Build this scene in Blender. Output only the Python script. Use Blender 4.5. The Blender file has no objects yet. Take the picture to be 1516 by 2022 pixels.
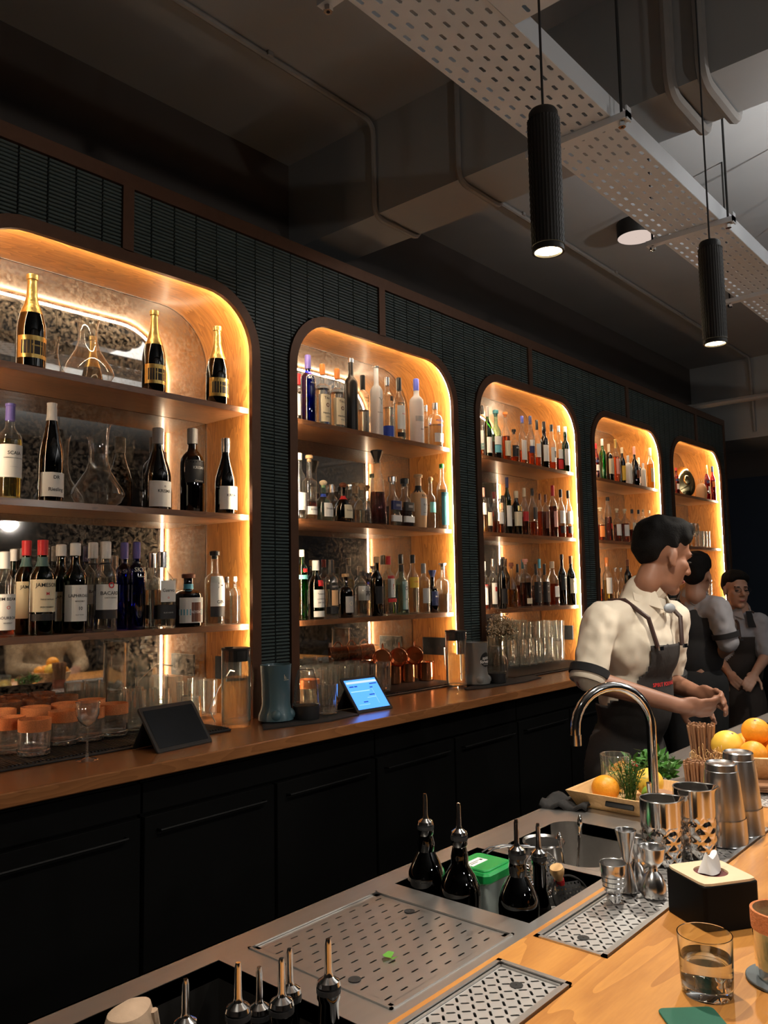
import bpy, bmesh, math, random
from mathutils import Vector, Matrix, Euler
random.seed(7)
PI = math.pi
SC = bpy.context.scene
COL = SC.collection

# ------------------------------------------------------------------ camera
CAMZ = 1.5
FPX = 1600.0
_yaw, _pit, _rol = (math.radians(a) for a in (48.9, 5.35, -1.03))
_f = Vector((math.sin(_yaw)*math.cos(_pit), math.cos(_yaw)*math.cos(_pit), math.sin(_pit)))
_r = Vector((math.cos(_yaw), -math.sin(_yaw), 0)); _u = _r.cross(_f)
_r2 = _r*math.cos(_rol)+_u*math.sin(_rol); _u2 = -_r*math.sin(_rol)+_u*math.cos(_rol)
cam = bpy.data.cameras.new('camera'); cam.sensor_fit = 'HORIZONTAL'; cam.sensor_width = 36
cam.lens = FPX/1516*36; cam.clip_start = .02
camo = bpy.data.objects.new('camera', cam); COL.objects.link(camo)
camo.matrix_world = Matrix(((_r2.x, _u2.x, -_f.x, 0), (_r2.y, _u2.y, -_f.y, 0), (_r2.z, _u2.z, -_f.z, CAMZ), (0, 0, 0, 1)))
SC.camera = camo

def ray(x, y): return _r2*(x-758)/FPX-_u2*(y-1011)/FPX+_f
def at_y(x, y, Y): d = ray(x, y); p = d*(Y/d.y); p.z += CAMZ; return p      # where a line of sight meets a plane of the room
def at_z(x, y, Z): d = ray(x, y); p = d*((Z-CAMZ)/d.z); p.z += CAMZ; return p
def depth(p): return (Vector(p)-Vector((0, 0, CAMZ))).dot(_f)

# ------------------------------------------------------------------ light and exposure
w = bpy.data.worlds.new('night'); SC.world = w; w.use_nodes = True
w.node_tree.nodes['Background'].inputs[0].default_value = (.9, .85, .8, 1)
w.node_tree.nodes['Background'].inputs[1].default_value = .012
SC.view_settings.view_transform = 'Standard'; SC.view_settings.look = 'None'
SC.view_settings.exposure = 0.45; SC.view_settings.gamma = 1.0; SC.view_settings.use_curve_mapping = False
cy = SC.cycles
cy.use_denoising = True; cy.max_bounces = 14; cy.transparent_max_bounces = 32; cy.transmission_bounces = 12
cy.glossy_bounces = 6; cy.diffuse_bounces = 4; cy.sample_clamp_indirect = 4.0; cy.sample_clamp_direct = 0
cy.caustics_refractive = True; cy.caustics_reflective = True; cy.blur_glossy = .6

LED_POWER = 135.0
PENDANT_W = 33.0
def lamp(name, kind, loc, power, col, size=.05, spot=None, parent=None, aim=None):
    l = bpy.data.lights.new(name, kind); l.energy = power; l.color = col
    if kind in ('POINT', 'SPOT'): l.shadow_soft_size = size
    if spot: l.spot_size = spot; l.spot_blend = .45
    o = bpy.data.objects.new(name, l); COL.objects.link(o); o.location = loc; o.parent = parent
    if aim: o.rotation_euler = aim
    return o

# ------------------------------------------------------------------ nodes and materials
MATS = {}
def nm(name):
    m = bpy.data.materials.new(name); m.use_nodes = True; nt = m.node_tree; nt.nodes.clear()
    out = nt.nodes.new('ShaderNodeOutputMaterial'); MATS[name] = m
    return m, nt, out
def N(nt, typ, **kw):
    n = nt.nodes.new('ShaderNode'+typ)
    for k, v in kw.items():
        if k.startswith('_'): setattr(n, k[1:], v)
        else: n.inputs[k.replace('_', ' ')].default_value = v
    return n
def C4(c): return (c[0], c[1], c[2], 1)
def pbr(name, col, rough=.5, metal=0, var=.12, scale=30, bump=0, spec=.5, coat=0, sheen=0, trans=0, ior=1.45, emit=None, es=0, stretch=(1, 1, 1), alpha=1):
    if name in MATS: return MATS[name]
    m, nt, out = nm(name)
    b = N(nt, 'BsdfPrincipled', Roughness=rough, Metallic=metal, IOR=ior)
    b.inputs['Specular IOR Level'].default_value = spec
    b.inputs['Coat Weight'].default_value = coat; b.inputs['Sheen Weight'].default_value = sheen
    b.inputs['Transmission Weight'].default_value = trans
    tc = N(nt, 'TexCoord'); mp = N(nt, 'Mapping'); mp.inputs['Scale'].default_value = stretch
    nt.links.new(tc.outputs['Object'], mp.inputs[0])
    no = N(nt, 'TexNoise', Scale=scale, Detail=4.0); nt.links.new(mp.outputs[0], no.inputs['Vector'])
    mx = N(nt, 'Mix', _data_type='RGBA'); mx.inputs[6].default_value = C4([c*(1-var) for c in col]); mx.inputs[7].default_value = C4([min(1, c*(1+var)) for c in col])
    nt.links.new(no.outputs[0], mx.inputs[0]); nt.links.new(mx.outputs[2], b.inputs['Base Color'])
    if bump:
        bp = N(nt, 'Bump', Strength=bump, Distance=.004); nt.links.new(no.outputs[0], bp.inputs['Height']); nt.links.new(bp.outputs[0], b.inputs['Normal'])
    if emit: b.inputs['Emission Color'].default_value = C4(emit); b.inputs['Emission Strength'].default_value = es
    nt.links.new(b.outputs[0], out.inputs[0])
    return m
def wood(name, c1, c2, axis=0, scale=1.0, rough=.35, coat=.2, uv=False, ring=9.0):
    m, nt, out = nm(name)
    b = N(nt, 'BsdfPrincipled', Roughness=rough); b.inputs['Coat Weight'].default_value = coat; b.inputs['Coat Roughness'].default_value = .18
    tc = N(nt, 'TexCoord'); mp = N(nt, 'Mapping')
    st = [1, 1, 1]; st[axis] = .13
    mp.inputs['Scale'].default_value = [s*scale for s in st]
    nt.links.new(tc.outputs['UV' if uv else 'Object'], mp.inputs[0])
    n1 = N(nt, 'TexNoise', Scale=3.0, Detail=2.0, Distortion=.6); nt.links.new(mp.outputs[0], n1.inputs['Vector'])
    mu = N(nt, 'Math', _operation='MULTIPLY'); mu.inputs[1].default_value = ring; nt.links.new(n1.outputs[0], mu.inputs[0])
    fr = N(nt, 'Math', _operation='FRACT'); nt.links.new(mu.outputs[0], fr.inputs[0])
    n2 = N(nt, 'TexNoise', Scale=60.0, Detail=3.0); nt.links.new(mp.outputs[0], n2.inputs['Vector'])
    ad = N(nt, 'Math', _operation='MULTIPLY_ADD'); ad.inputs[1].default_value = .55; nt.links.new(fr.outputs[0], ad.inputs[0])
    m2 = N(nt, 'Math', _operation='MULTIPLY'); m2.inputs[1].default_value = .5; nt.links.new(n2.outputs[0], m2.inputs[0]); nt.links.new(m2.outputs[0], ad.inputs[2])
    cr = N(nt, 'Mix', _data_type='RGBA'); cr.inputs[6].default_value = C4(c1); cr.inputs[7].default_value = C4(c2)
    nt.links.new(ad.outputs[0], cr.inputs[0]); nt.links.new(cr.outputs[2], b.inputs['Base Color'])
    bp = N(nt, 'Bump', Strength=.06, Distance=.002); nt.links.new(ad.outputs[0], bp.inputs['Height']); nt.links.new(bp.outputs[0], b.inputs['Normal'])
    nt.links.new(b.outputs[0], out.inputs[0]); return m
def thin_glass(name, col=(.96, .97, .96), edge=(.80, .84, .82), refl=1.0, rough=.01, glow=0.0):
    if name in MATS: return MATS[name]
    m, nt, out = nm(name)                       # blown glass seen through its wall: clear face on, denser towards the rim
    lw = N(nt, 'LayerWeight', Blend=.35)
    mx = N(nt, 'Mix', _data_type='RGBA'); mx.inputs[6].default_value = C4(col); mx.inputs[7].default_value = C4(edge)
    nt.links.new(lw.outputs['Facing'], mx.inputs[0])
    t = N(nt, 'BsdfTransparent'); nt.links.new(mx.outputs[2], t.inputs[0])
    g = N(nt, 'BsdfGlossy', Roughness=rough); g.inputs[0].default_value = (1, 1, 1, 1)
    lf_ = N(nt, 'LayerWeight', Blend=.5); p5 = N(nt, 'Math', _operation='POWER'); p5.inputs[1].default_value = 3.0; nt.links.new(lf_.outputs['Facing'], p5.inputs[0])
    mu = N(nt, 'Math', _operation='MULTIPLY_ADD', _use_clamp=True); mu.inputs[1].default_value = .8*refl; mu.inputs[2].default_value = .05*refl; nt.links.new(p5.outputs[0], mu.inputs[0])
    src = t
    if glow:                                    # white diffuse mixed in, stronger towards the rim, imitating lit glass edges
        d1 = N(nt, 'BsdfDiffuse'); d2 = N(nt, 'BsdfTranslucent'); dm = N(nt, 'MixShader'); dm.inputs[0].default_value = .6
        for d in (d1, d2): d.inputs[0].default_value = (.92, .94, .92, 1)
        nt.links.new(d1.outputs[0], dm.inputs[1]); nt.links.new(d2.outputs[0], dm.inputs[2])
        pw = N(nt, 'Math', _operation='POWER'); pw.inputs[1].default_value = 1.6; nt.links.new(lw.outputs['Facing'], pw.inputs[0])
        sc_ = N(nt, 'Math', _operation='MULTIPLY'); sc_.inputs[1].default_value = glow; nt.links.new(pw.outputs[0], sc_.inputs[0])
        ad = N(nt, 'Math', _operation='ADD'); ad.inputs[1].default_value = glow*.14; nt.links.new(sc_.outputs[0], ad.inputs[0])
        m1 = N(nt, 'MixShader'); nt.links.new(ad.outputs[0], m1.inputs[0]); nt.links.new(t.outputs[0], m1.inputs[1]); nt.links.new(dm.outputs[0], m1.inputs[2]); src = m1
    ms = N(nt, 'MixShader'); nt.links.new(mu.outputs[0], ms.inputs[0]); nt.links.new(src.outputs[0], ms.inputs[1]); nt.links.new(g.outputs[0], ms.inputs[2])
    nt.links.new(ms.outputs[0], out.inputs[0]); return m
def solid_glass(name, col, ior=1.33, rough=0.0):
    if name in MATS: return MATS[name]
    m, nt, out = nm(name)
    g = N(nt, 'BsdfGlass', Roughness=rough, IOR=ior); g.inputs[0].default_value = C4(col)
    nt.links.new(g.outputs[0], out.inputs[0]); return m
def emitter(name, col, s):
    if name in MATS: return MATS[name]
    m, nt, out = nm(name); e = N(nt, 'Emission', Strength=s); e.inputs[0].default_value = C4(col)
    nt.links.new(e.outputs[0], out.inputs[0]); return m

def mirror_mat():
    m, nt, out = nm('antique_mirror')
    tc = N(nt, 'TexCoord')
    mpg = N(nt, 'Mapping'); nt.links.new(tc.outputs['Object'], mpg.inputs[0])
    n1 = N(nt, 'TexNoise', Scale=70.0, Detail=5.0, Roughness=.7); nt.links.new(mpg.outputs[0], n1.inputs['Vector'])
    n2 = N(nt, 'TexNoise', Scale=5.0, Detail=3.0); nt.links.new(mpg.outputs[0], n2.inputs['Vector'])
    r1 = N(nt, 'MapRange'); r1.inputs[1].default_value = .42; r1.inputs[2].default_value = .62; r1.inputs[3].default_value = .0; r1.inputs[4].default_value = .34
    nt.links.new(n1.outputs[0], r1.inputs[0])
    r2 = N(nt, 'MapRange'); r2.inputs[1].default_value = .35; r2.inputs[2].default_value = .65; r2.inputs[3].default_value = .35; r2.inputs[4].default_value = 1.0
    nt.links.new(n2.outputs[0], r2.inputs[0])
    mu = N(nt, 'Math', _operation='MULTIPLY'); nt.links.new(r1.outputs[0], mu.inputs[0]); nt.links.new(r2.outputs[0], mu.inputs[1])
    g = N(nt, 'BsdfGlossy', Roughness=.025); g.inputs[0].default_value = (.50, .48, .455, 1)
    d = N(nt, 'BsdfPrincipled', Roughness=.38, Metallic=.75); d.inputs['Base Color'].default_value = (.33, .25, .18, 1)
    ms = N(nt, 'MixShader'); nt.links.new(mu.outputs[0], ms.inputs[0]); nt.links.new(g.outputs[0], ms.inputs[1]); nt.links.new(d.outputs[0], ms.inputs[2])
    nt.links.new(ms.outputs[0], out.inputs[0]); return m

M_mirror = mirror_mat()
M_lining = wood('oak_lining', (.62, .255, .058), (.25, .078, .014), axis=0, scale=5.5, rough=.34, coat=.25, uv=True, ring=11)
M_shelf = wood('walnut_shelf', (.30, .125, .05), (.14, .055, .022), axis=0, scale=6, rough=.33, coat=.3)
M_counter = wood('counter_wood', (.30, .125, .045), (.19, .073, .026), axis=0, scale=5, rough=.26, coat=.3)
M_bar = wood('bar_wood', (.70, .32, .075), (.42, .16, .033), axis=0, scale=4.2, rough=.36, coat=.3, ring=6)
M_board = wood('pale_board', (.74, .47, .22), (.55, .31, .12), axis=0, scale=9, rough=.5, coat=0)
M_bronze = pbr('bronze_trim', (.16, .085, .055), .34, .65, .15, 40)
M_tile = pbr('teal_glazed_tile', (.07, .098, .096), .3, 0, .35, 9, spec=.5)
M_grout = pbr('dark_grout', (.006, .007, .007), .9)
M_ceil = pbr('ceiling_paint', (.245, .255, .262), .85, var=.12, scale=2.5)
M_wallp = pbr('dark_wall_paint', (.07, .06, .055), .85, scale=3)
M_navy = pbr('navy_paint', (.016, .026, .045), .7, scale=3)
M_floor = pbr('floor_concrete', (.03, .028, .026), .55, var=.3, scale=4)
M_black = pbr('black_lacquer', (.0025, .0025, .0025), .5, spec=.12)
M_blackm = pbr('black_metal', (.016, .015, .014), .42, .3)
M_rubber = pbr('black_rubber', (.012, .012, .013), .6)
M_steel = pbr('brushed_steel', (.58, .56, .54), .36, 1, .1, 60, stretch=(.1, 1, 1))
M_chrome = pbr('chrome', (.84, .84, .84), .10, 1, .03)
M_satin = pbr('satin_steel', (.72, .71, .70), .22, 1, .06)
M_galv = pbr('galvanised_tray', (.56, .595, .63), .55, .2, .12, 5)
M_conduit = pbr('painted_conduit', (.21, .205, .2), .7, var=.1)
M_white = pbr('white_paper', (.82, .80, .75), .7, var=.03)
M_cream = pbr('cream_paper', (.78, .68, .47), .7, var=.04)
M_ink = pbr('black_ink', (.012, .012, .012), .6)
M_redink = pbr('red_ink', (.62, .03, .03), .55)
M_blueink = pbr('blue_ink', (.02, .06, .42), .5)
M_copper = pbr('copper', (.80, .33, .16), .17, 1, .1, 12)
M_cork = pbr('cork', (.55, .36, .19), .8, var=.25, scale=90)
M_gold = pbr('gold_foil', (.83, .58, .19), .3, .9, .1, 80, bump=.4)
M_orange = pbr('orange_peel', (.90, .36, .025), .42, var=.08, scale=120, bump=.25)
M_grapefruit = pbr('grapefruit_peel', (.88, .55, .07), .42, var=.15, scale=14)
M_leaf = pbr('herb_leaf', (.045, .12, .02), .5, var=.4, scale=40)
M_straw = pbr('kraft_paper_straw', (.34, .17, .085), .7, var=.15, scale=60)
M_terracotta = pbr('terracotta_box', (.33, .10, .055), .6, var=.1)
M_rim = pbr('chilli_salt', (.66, .22, .075), .75, var=.35, scale=300, bump=.5)
M_glass = thin_glass('clear_glass', refl=2.4, glow=.22)
M_gwater = solid_glass('real_glass', (.97, .98, .975), 1.47)
M_water = solid_glass('clear_spirit', (.93, .94, .93), 1.33)
M_led = emitter('led_strip', (1.0, .84, .59), LED_POWER)

# ------------------------------------------------------------------ mesh building
class MB:
    def __init__(s): s.v = []; s.f = []; s.uv = {}
    def add(s, vs, fs, M=None):
        o = len(s.v)
        s.v += [tuple(M @ Vector(p)) if M else tuple(p) for p in vs]
        s.f += [tuple(o+i for i in f) for f in fs]; return s
    def box(s, x0, x1, y0, y1, z0, z1, M=None, skip=''):
        v = [(x, y, z) for z in (z0, z1) for y in (y0, y1) for x in (x0, x1)]
        f = {'b': (0, 2, 3, 1), 't': (4, 5, 7, 6), 'f': (0, 1, 5, 4), 'k': (2, 6, 7, 3), 'l': (0, 4, 6, 2), 'r': (1, 3, 7, 5)}
        return s.add(v, [q for k, q in f.items() if k not in skip], M)
    def rbox(s, x0, x1, y0, y1, z0, z1, r, n=4, M=None, e=0.0):      # upright rounded box, top and bottom edges eased by e
        pts = []
        for cx, cy_, a0 in ((x1-r, y1-r, 0), (x0+r, y1-r, 90), (x0+r, y0+r, 180), (x1-r, y0+r, 270)):
            for k in range(n+1):
                a = math.radians(a0+90*k/n); pts.append((cx, cy_, math.cos(a), math.sin(a)))
        e = e or .15*r
        rings = [[(cx+ca*(r-e), cy_+sa*(r-e), z0) for cx, cy_, ca, sa in pts], [(cx+ca*r, cy_+sa*r, z0+e) for cx, cy_, ca, sa in pts],
                 [(cx+ca*r, cy_+sa*r, z1-e) for cx, cy_, ca, sa in pts], [(cx+ca*(r-e), cy_+sa*(r-e), z1) for cx, cy_, ca, sa in pts]]
        return s.loft(rings, M=M)
    def loft(s, rings, cap0=True, cap1=True, closed=True, M=None):
        n = len(rings[0]); vs = [p for r in rings for p in r]; fs = []
        for i in range(len(rings)-1):
            for j in range(n if closed else n-1):
                k = (j+1) % n
                fs.append((i*n+j, i*n+k, (i+1)*n+k, (i+1)*n+j))
        if cap0: fs.append(tuple(range(n-1, -1, -1)))
        if cap1: fs.append(tuple((len(rings)-1)*n+j for j in range(n)))
        return s.add(vs, fs, M)
    def lathe(s, prof, n=20, c=(0, 0, 0), cap0=True, cap1=True, sq=0, rib=None, M=None, sx=1, sy=1):
        rings = []
        for q in prof:
            r, z = q[0], q[1]; ring = []
            for j in range(n):
                a = 2*PI*(j+(.5 if sq else 0))/n; k = 1.0
                if sq:
                    p = 2+sq*8*(q[2] if len(q) > 2 else 1); ca, sa = abs(math.cos(a)), abs(math.sin(a))
                    k = (ca**p+sa**p)**(-1/p)
                if rib and (len(q) < 3 or q[2]): k *= 1+rib[1]*math.cos(rib[0]*a)
                ring.append((c[0]+r*k*math.cos(a)*sx, c[1]+r*k*math.sin(a)*sy, c[2]+z))
            rings.append(ring)
        return s.loft(rings, cap0, cap1, M=M)
    def tube(s, pts, r, n=8, cap=True, M=None):
        pts = [Vector(p) for p in pts]; rings = []; up = None
        for i, p in enumerate(pts):
            t = (pts[min(i+1, len(pts)-1)]-pts[max(i-1, 0)]).normalized()
            if up is None:
                up = Vector((0, 0, 1)) if abs(t.z) < .9 else Vector((0, 1, 0))
            a = t.cross(up).normalized(); up = a.cross(t).normalized()
            rr = r[i] if isinstance(r, (list, tuple)) else r
            rings.append([tuple(p+(a*math.cos(2*PI*j/n)+up*math.sin(2*PI*j/n))*rr) for j in range(n)])
        return s.loft(rings, cap, cap, M=M)
    def ball(s, c, r, n=12, m=8, M=None):
        if not isinstance(r, (list, tuple)): r = (r, r, r)
        rings = [[(c[0]+r[0]*math.sin(PI*i/m)*math.cos(2*PI*j/n), c[1]+r[1]*math.sin(PI*i/m)*math.sin(2*PI*j/n), c[2]-r[2]*math.cos(PI*i/m)) for j in range(n)] for i in range(1, m)]
        b = len(s.v); s.loft(rings, False, False, M=M)
        lo, hi = (c[0], c[1], c[2]-r[2]), (c[0], c[1], c[2]+r[2]); o = len(s.v)
        s.v += [tuple(M @ Vector(lo)) if M else lo, tuple(M @ Vector(hi)) if M else hi]
        for j in range(n):
            s.f.append((o, b+(j+1) % n, b+j)); s.f.append((o+1, b+(m-2)*n+j, b+(m-2)*n+(j+1) % n))
        return s
    def cap(s, a, b, ra, rb, n=10):                                   # a limb: tapered rod with round ends
        a, b = Vector(a), Vector(b); t = (b-a); L = t.length; t.normalize()
        pts, rs = [], []
        for k in range(4): q = -PI/2+PI/2*k/4+.0; pts.append(a+t*ra*math.sin(q if k else -1.45)); rs.append(ra*math.cos(q if k else -1.45))
        for k in range(0, 5): q = k/4; pts.append(a+t*L*q); rs.append(ra+(rb-ra)*q)
        for k in range(1, 5): q = PI/2*k/4; q = q if k < 4 else 1.45; pts.append(b+t*rb*math.sin(q)); rs.append(rb*math.cos(q))
        return s.tube(pts, rs, n)
    def mesh(s, name, smooth=35):
        me = bpy.data.meshes.new(name); me.from_pydata(s.v, [], s.f); me.update()
        bm = bmesh.new(); bm.from_mesh(me); bmesh.ops.recalc_face_normals(bm, faces=bm.faces); bm.to_mesh(me); bm.free()
        if smooth:
            me.shade_smooth(); me.set_sharp_from_angle(angle=math.radians(smooth))
        return me

def obj(name, me, mat, parent=None, loc=(0, 0, 0), rz=0):
    if isinstance(me, MB): me = me.mesh(name)
    if mat is not None and not me.materials: me.materials.append(mat)
    o = bpy.data.objects.new(name, me); COL.objects.link(o); o.parent = parent; o.location = loc
    o.rotation_euler = (0, 0, rz) if not isinstance(rz, (tuple, list, Euler)) else rz
    return o
def tag(o, label, cat, group=None):
    o['label'] = label; o['category'] = cat
    if group: o['group'] = group
    return o
def thing(name, label, cat, loc=(0, 0, 0), rz=0, group=None):
    o = bpy.data.objects.new(name, None); COL.objects.link(o); o.location = loc; o.empty_display_size = .05
    o.rotation_euler = (0, 0, rz) if not isinstance(rz, (tuple, list)) else rz
    return tag(o, label, cat, group)
def struct(name, me, mat, parent=None):
    o = obj(name, me, mat, parent)
    if not parent: o['kind'] = 'structure'
    return o
def dup(root, loc, rz=None, label=None, group=None, s=None):
    r = root.copy(); COL.objects.link(r); r.location = loc
    if rz is not None: r.rotation_euler = (0, 0, rz) if not isinstance(rz, (tuple, list)) else rz
    if label: r['label'] = label
    if group: r['group'] = group
    if s: r.scale = (s, s, s)
    for ch in list(root.children):
        c = ch.copy(); COL.objects.link(c); c.parent = r
        for g in list(ch.children):
            d = g.copy(); COL.objects.link(d); d.parent = c
    return r
def perf(mb, x0, x1, y0, y1, nx, ny, sl, sw, z=0, mode='x', stag=.25, M=None):
    """sheet with real slots: one opening in each cell"""
    dx, dy = (x1-x0)/nx, (y1-y0)/ny
    for i in range(nx):
        for j in range(ny):
            ax, ay = x0+i*dx, y0+j*dy
            cx, cyy = ax+dx/2, ay+dy/2
            if mode == 'x': cx += stag*dx*(1 if j % 2 else -1); ang = 0
            elif mode == 'd': ang = PI/4 if (i+j) % 2 else -PI/4
            else: ang = 0
            o = [(ax, ay), (ax+dx/2, ay), (ax+dx, ay), (ax+dx, ay+dy/2), (ax+dx, ay+dy), (ax+dx/2, ay+dy), (ax, ay+dy), (ax, ay+dy/2)]
            L, W2 = sl/2, sw/2
            sh = [(-L*.75, -W2), (0, -W2), (L*.75, -W2), (L, 0), (L*.75, W2), (0, W2), (-L*.75, W2), (-L, 0)]
            if mode == 'd': k = 0
            inn = [(cx+a*math.cos(ang)-b*math.sin(ang), cyy+a*math.sin(ang)+b*math.cos(ang)) for a, b in sh]
            if mode == 'd' and ang:   # keep the ring of faces from crossing
                inn.sort(key=lambda q: math.atan2(q[1]-cyy, q[0]-cx)); o2 = sorted(o, key=lambda q: math.atan2(q[1]-cyy, q[0]-cx)); 
                o_, i_ = o2, inn
            else: o_, i_ = o, inn
            vs = [(p[0], p[1], z) for p in o_]+[(p[0], p[1], z) for p in i_]
            mb.add(vs, [(k, (k+1) % 8, 8+(k+1) % 8, 8+k) for k in range(8)], M)
    return mb
_TXT = {}
def text_mesh(s, bold=0.0):
    key = (s, bold)
    if key not in _TXT:
        cu = bpy.data.curves.new('t', 'FONT'); cu.body = s; cu.size = 1; cu.align_x = 'CENTER'; cu.align_y = 'CENTER'; cu.resolution_u = 2; cu.offset = bold
        to = bpy.data.objects.new('t', cu); COL.objects.link(to)
        dg = bpy.context.evaluated_depsgraph_get(); dg.update()
        me = bpy.data.meshes.new_from_object(to.evaluated_get(dg))
        _TXT[key] = ([tuple(v.co) for v in me.vertices], [tuple(p.vertices) for p in me.polygons])
        bpy.data.objects.remove(to); bpy.data.curves.remove(cu); bpy.data.meshes.remove(me)
    return _TXT[key]
def lettering(mb, s, size, z, R=None, xs=1.0, M=None, bold=.01, up=0):
    """flat print: bent round a bottle of radius R (facing -Y), or on the XZ plane at y=0 when R is None"""
    v, f = text_mesh(s, bold)
    out = []
    for x, y, _ in v:
        x, y = x*size*xs, y*size
        if R: a = x/R; out.append((R*math.sin(a), -R*math.cos(a), z+y))
        else: out.append((x, 0, z+y))
    return mb.add(out, f, M)

# ------------------------------------------------------------------ the room
W = 2.35; BACK = 2.645                        # front plane of the bar wall, plane of the niche mirrors
PER = 1.283; NX = [1.4115+PER*i for i in range(5)]; HW = .5455; RAD = .22; TRIM = .021
NTOP = 2.613; CZ = 1.035; SHZ = (2.19, 1.783, 1.376); CEIL = 3.46
XE = 7.22                                     # end of the panelled wall
struct('floor', MB().box(-3, 8.3, -4.5, 3, -.1, 0), M_floor)
struct('ceiling', MB().box(-3, 8.3, -4.5, 3, CEIL, CEIL+.1), M_ceil)
struct('wall_left', MB().box(-3.1, -3, -4.5, 3, 0, CEIL), M_wallp)
struct('wall_front', MB().box(-3, 8.3, -4.6, -4.5, 0, CEIL), pbr('black_wall', (.010, .009, .009), .9))
struct('wall_right', MB().box(8.2, 8.3, -4.5, 3, 0, CEIL), M_wallp)
struct('trim_1', MB().box(8.17, 8.2, -4.5, 3, 0, 2.5), M_navy)
struct('wall_rear', MB().box(-3, 8.2, 2.68, 3, 0, CEIL), M_wallp)

def arch(hw, rad, top, zb, n=10):
    p = [(-hw, zb)]
    for k in range(n+1): a = PI-PI/2*k/n; p.append((-hw+rad+rad*math.cos(a), top-rad+rad*math.sin(a)))
    for k in range(n+1): a = PI/2-PI/2*k/n; p.append((hw-rad+rad*math.cos(a), top-rad+rad*math.sin(a)))
    p.append((hw, zb)); return p
X0 = NX[0]-PER/2-.45
TB, TT, BT = NTOP+TRIM, 2.852, 2.902          # outer niche top, top of tiles, top of band
mb = MB()
ow = HW+TRIM
edges = [X0]+[e for c in NX for e in (c-ow, c+ow)]+[XE]
for i in range(0, len(edges), 2): mb.box(edges[i], edges[i+1], W+.004, 2.68, CZ+.0005, BT, skip='b')
for c in NX:
    a = arch(ow, RAD+TRIM, TB, CZ)[1:-1]
    for (xa, za), (xb, zb) in zip(a, a[1:]):
        if xb-xa < 1e-5: continue
        mb.add([(c+xa, W+.004, za), (c+xb, W+.004, zb), (c+xb, W+.004, BT), (c+xa, W+.004, BT)], [(0, 1, 2, 3)])
    mb.box(c-ow, c+ow, W+.01, 2.68, TB+.002, BT)
wall = struct('wall_back', mb.mesh('wall_back', 0), M_grout)

# glazed finger tiles: nearest 300 are parts, the rest one part
pitch = .0128; th = .0098; cw = PER/14; tiles = []
def clip(x0, x1, z):
    segs = [(x0, x1)]
    for c in NX:
        if z > TB: continue
        zc = TB-RAD-TRIM; hw = ow if z <= zc else ow-(RAD+TRIM)+math.sqrt(max(0, (RAD+TRIM)**2-(z-zc)**2))
        a, b = c-hw-.003, c+hw+.003; ns = []
        for s, e in segs:
            if b <= s or a >= e: ns.append((s, e)); continue
            if a > s: ns.append((s, a))
            if b < e: ns.append((b, e))
        segs = ns
    for c in NX:
        if z > TB-.002:
            ns = []
            for s, e in segs:
                a, b = c-.0225, c+.0225
                if b <= s or a >= e: ns.append((s, e)); continue
                if a > s: ns.append((s, a))
                if b < e: ns.append((b, e))
            segs = ns
    return [q for q in segs if q[1]-q[0] > .008]
k = 0
while CZ+k*pitch+th < TT:
    z = CZ+k*pitch; k += 1
    ci = int(math.floor((X0-NX[0]+PER/2)/cw))
    while True:
        x = NX[0]-PER/2+ci*cw; ci += 1
        if x > XE-.02: break
        for a, b in clip(max(x+.0025, X0), min(x+cw-.0025, XE), z+th/2): tiles.append((a, b, z))
def in_view(p):
    v = Vector(p)-Vector((0, 0, CAMZ)); d = v.dot(_f)
    return d > .1 and abs(v.dot(_r2)/d) < 758/FPX and abs(v.dot(_u2)/d) < 1011/FPX
order = sorted(tiles, key=lambda t: (not in_view(((t[0]+t[1])/2, W, t[2])), (t[0]+t[1])**2/4+W*W+(t[2]-CAMZ)**2-(t[1]-t[0])*20))
near, rest = order[:300], order[300:]
cache = {}
def tile_mesh(L):
    key = round(L, 3)
    if key not in cache:
        m = MB(); h = L/2; t = th
        m.loft([[(-h, .006, 0), (h, .006, 0), (h, .006, t), (-h, .006, t)], [(-h, -.003, 0.0008), (h, -.003, .0008), (h, -.003, t-.0008), (-h, -.003, t-.0008)],
                [(-h+.001, -.005, .0025), (h-.001, -.005, .0025), (h-.001, -.005, t-.0025), (-h+.001, -.005, t-.0025)]], cap0=False)
        cache[key] = m.mesh('tile', 0); cache[key].materials.append(M_tile)
    return cache[key]
for a, b, z in near:
    obj('tile', tile_mesh(b-a), None, wall, ((a+b)/2, W, z), (random.uniform(-.02, .02), 0, 0))
mb = MB()
for a, b, z in rest: 
    h = th; mb.add([(a, W+.004, z), (b, W+.004, z), (b, W-.003, z+.0015), (a, W-.003, z+.0015), (a, W-.003, z+h-.0015), (b, W-.003, z+h-.0015), (a, W+.004, z+h), (b, W+.004, z+h)],
                   [(0, 1, 2, 3), (3, 2, 5, 4), (4, 5, 7, 6), (1, 7, 5, 2), (0, 3, 4, 6)])
o = obj('tile_field', mb.mesh('tile_field', 0), M_tile, wall); o['kind'] = 'stuff'
# bronze rails of the tiled band
struct('top_rail', MB().box(X0, XE, W-.012, W+.01, TT, BT), M_bronze, wall)
for c in NX: struct('mullion', MB().box(c-.0205, c+.0205, W-.012, W+.01, TB-.003, TT), M_bronze, wall)
struct('end_stile', MB().box(XE-.03, XE, W-.012, W+.3, CZ-.02, TT), M_bronze, wall)

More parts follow.
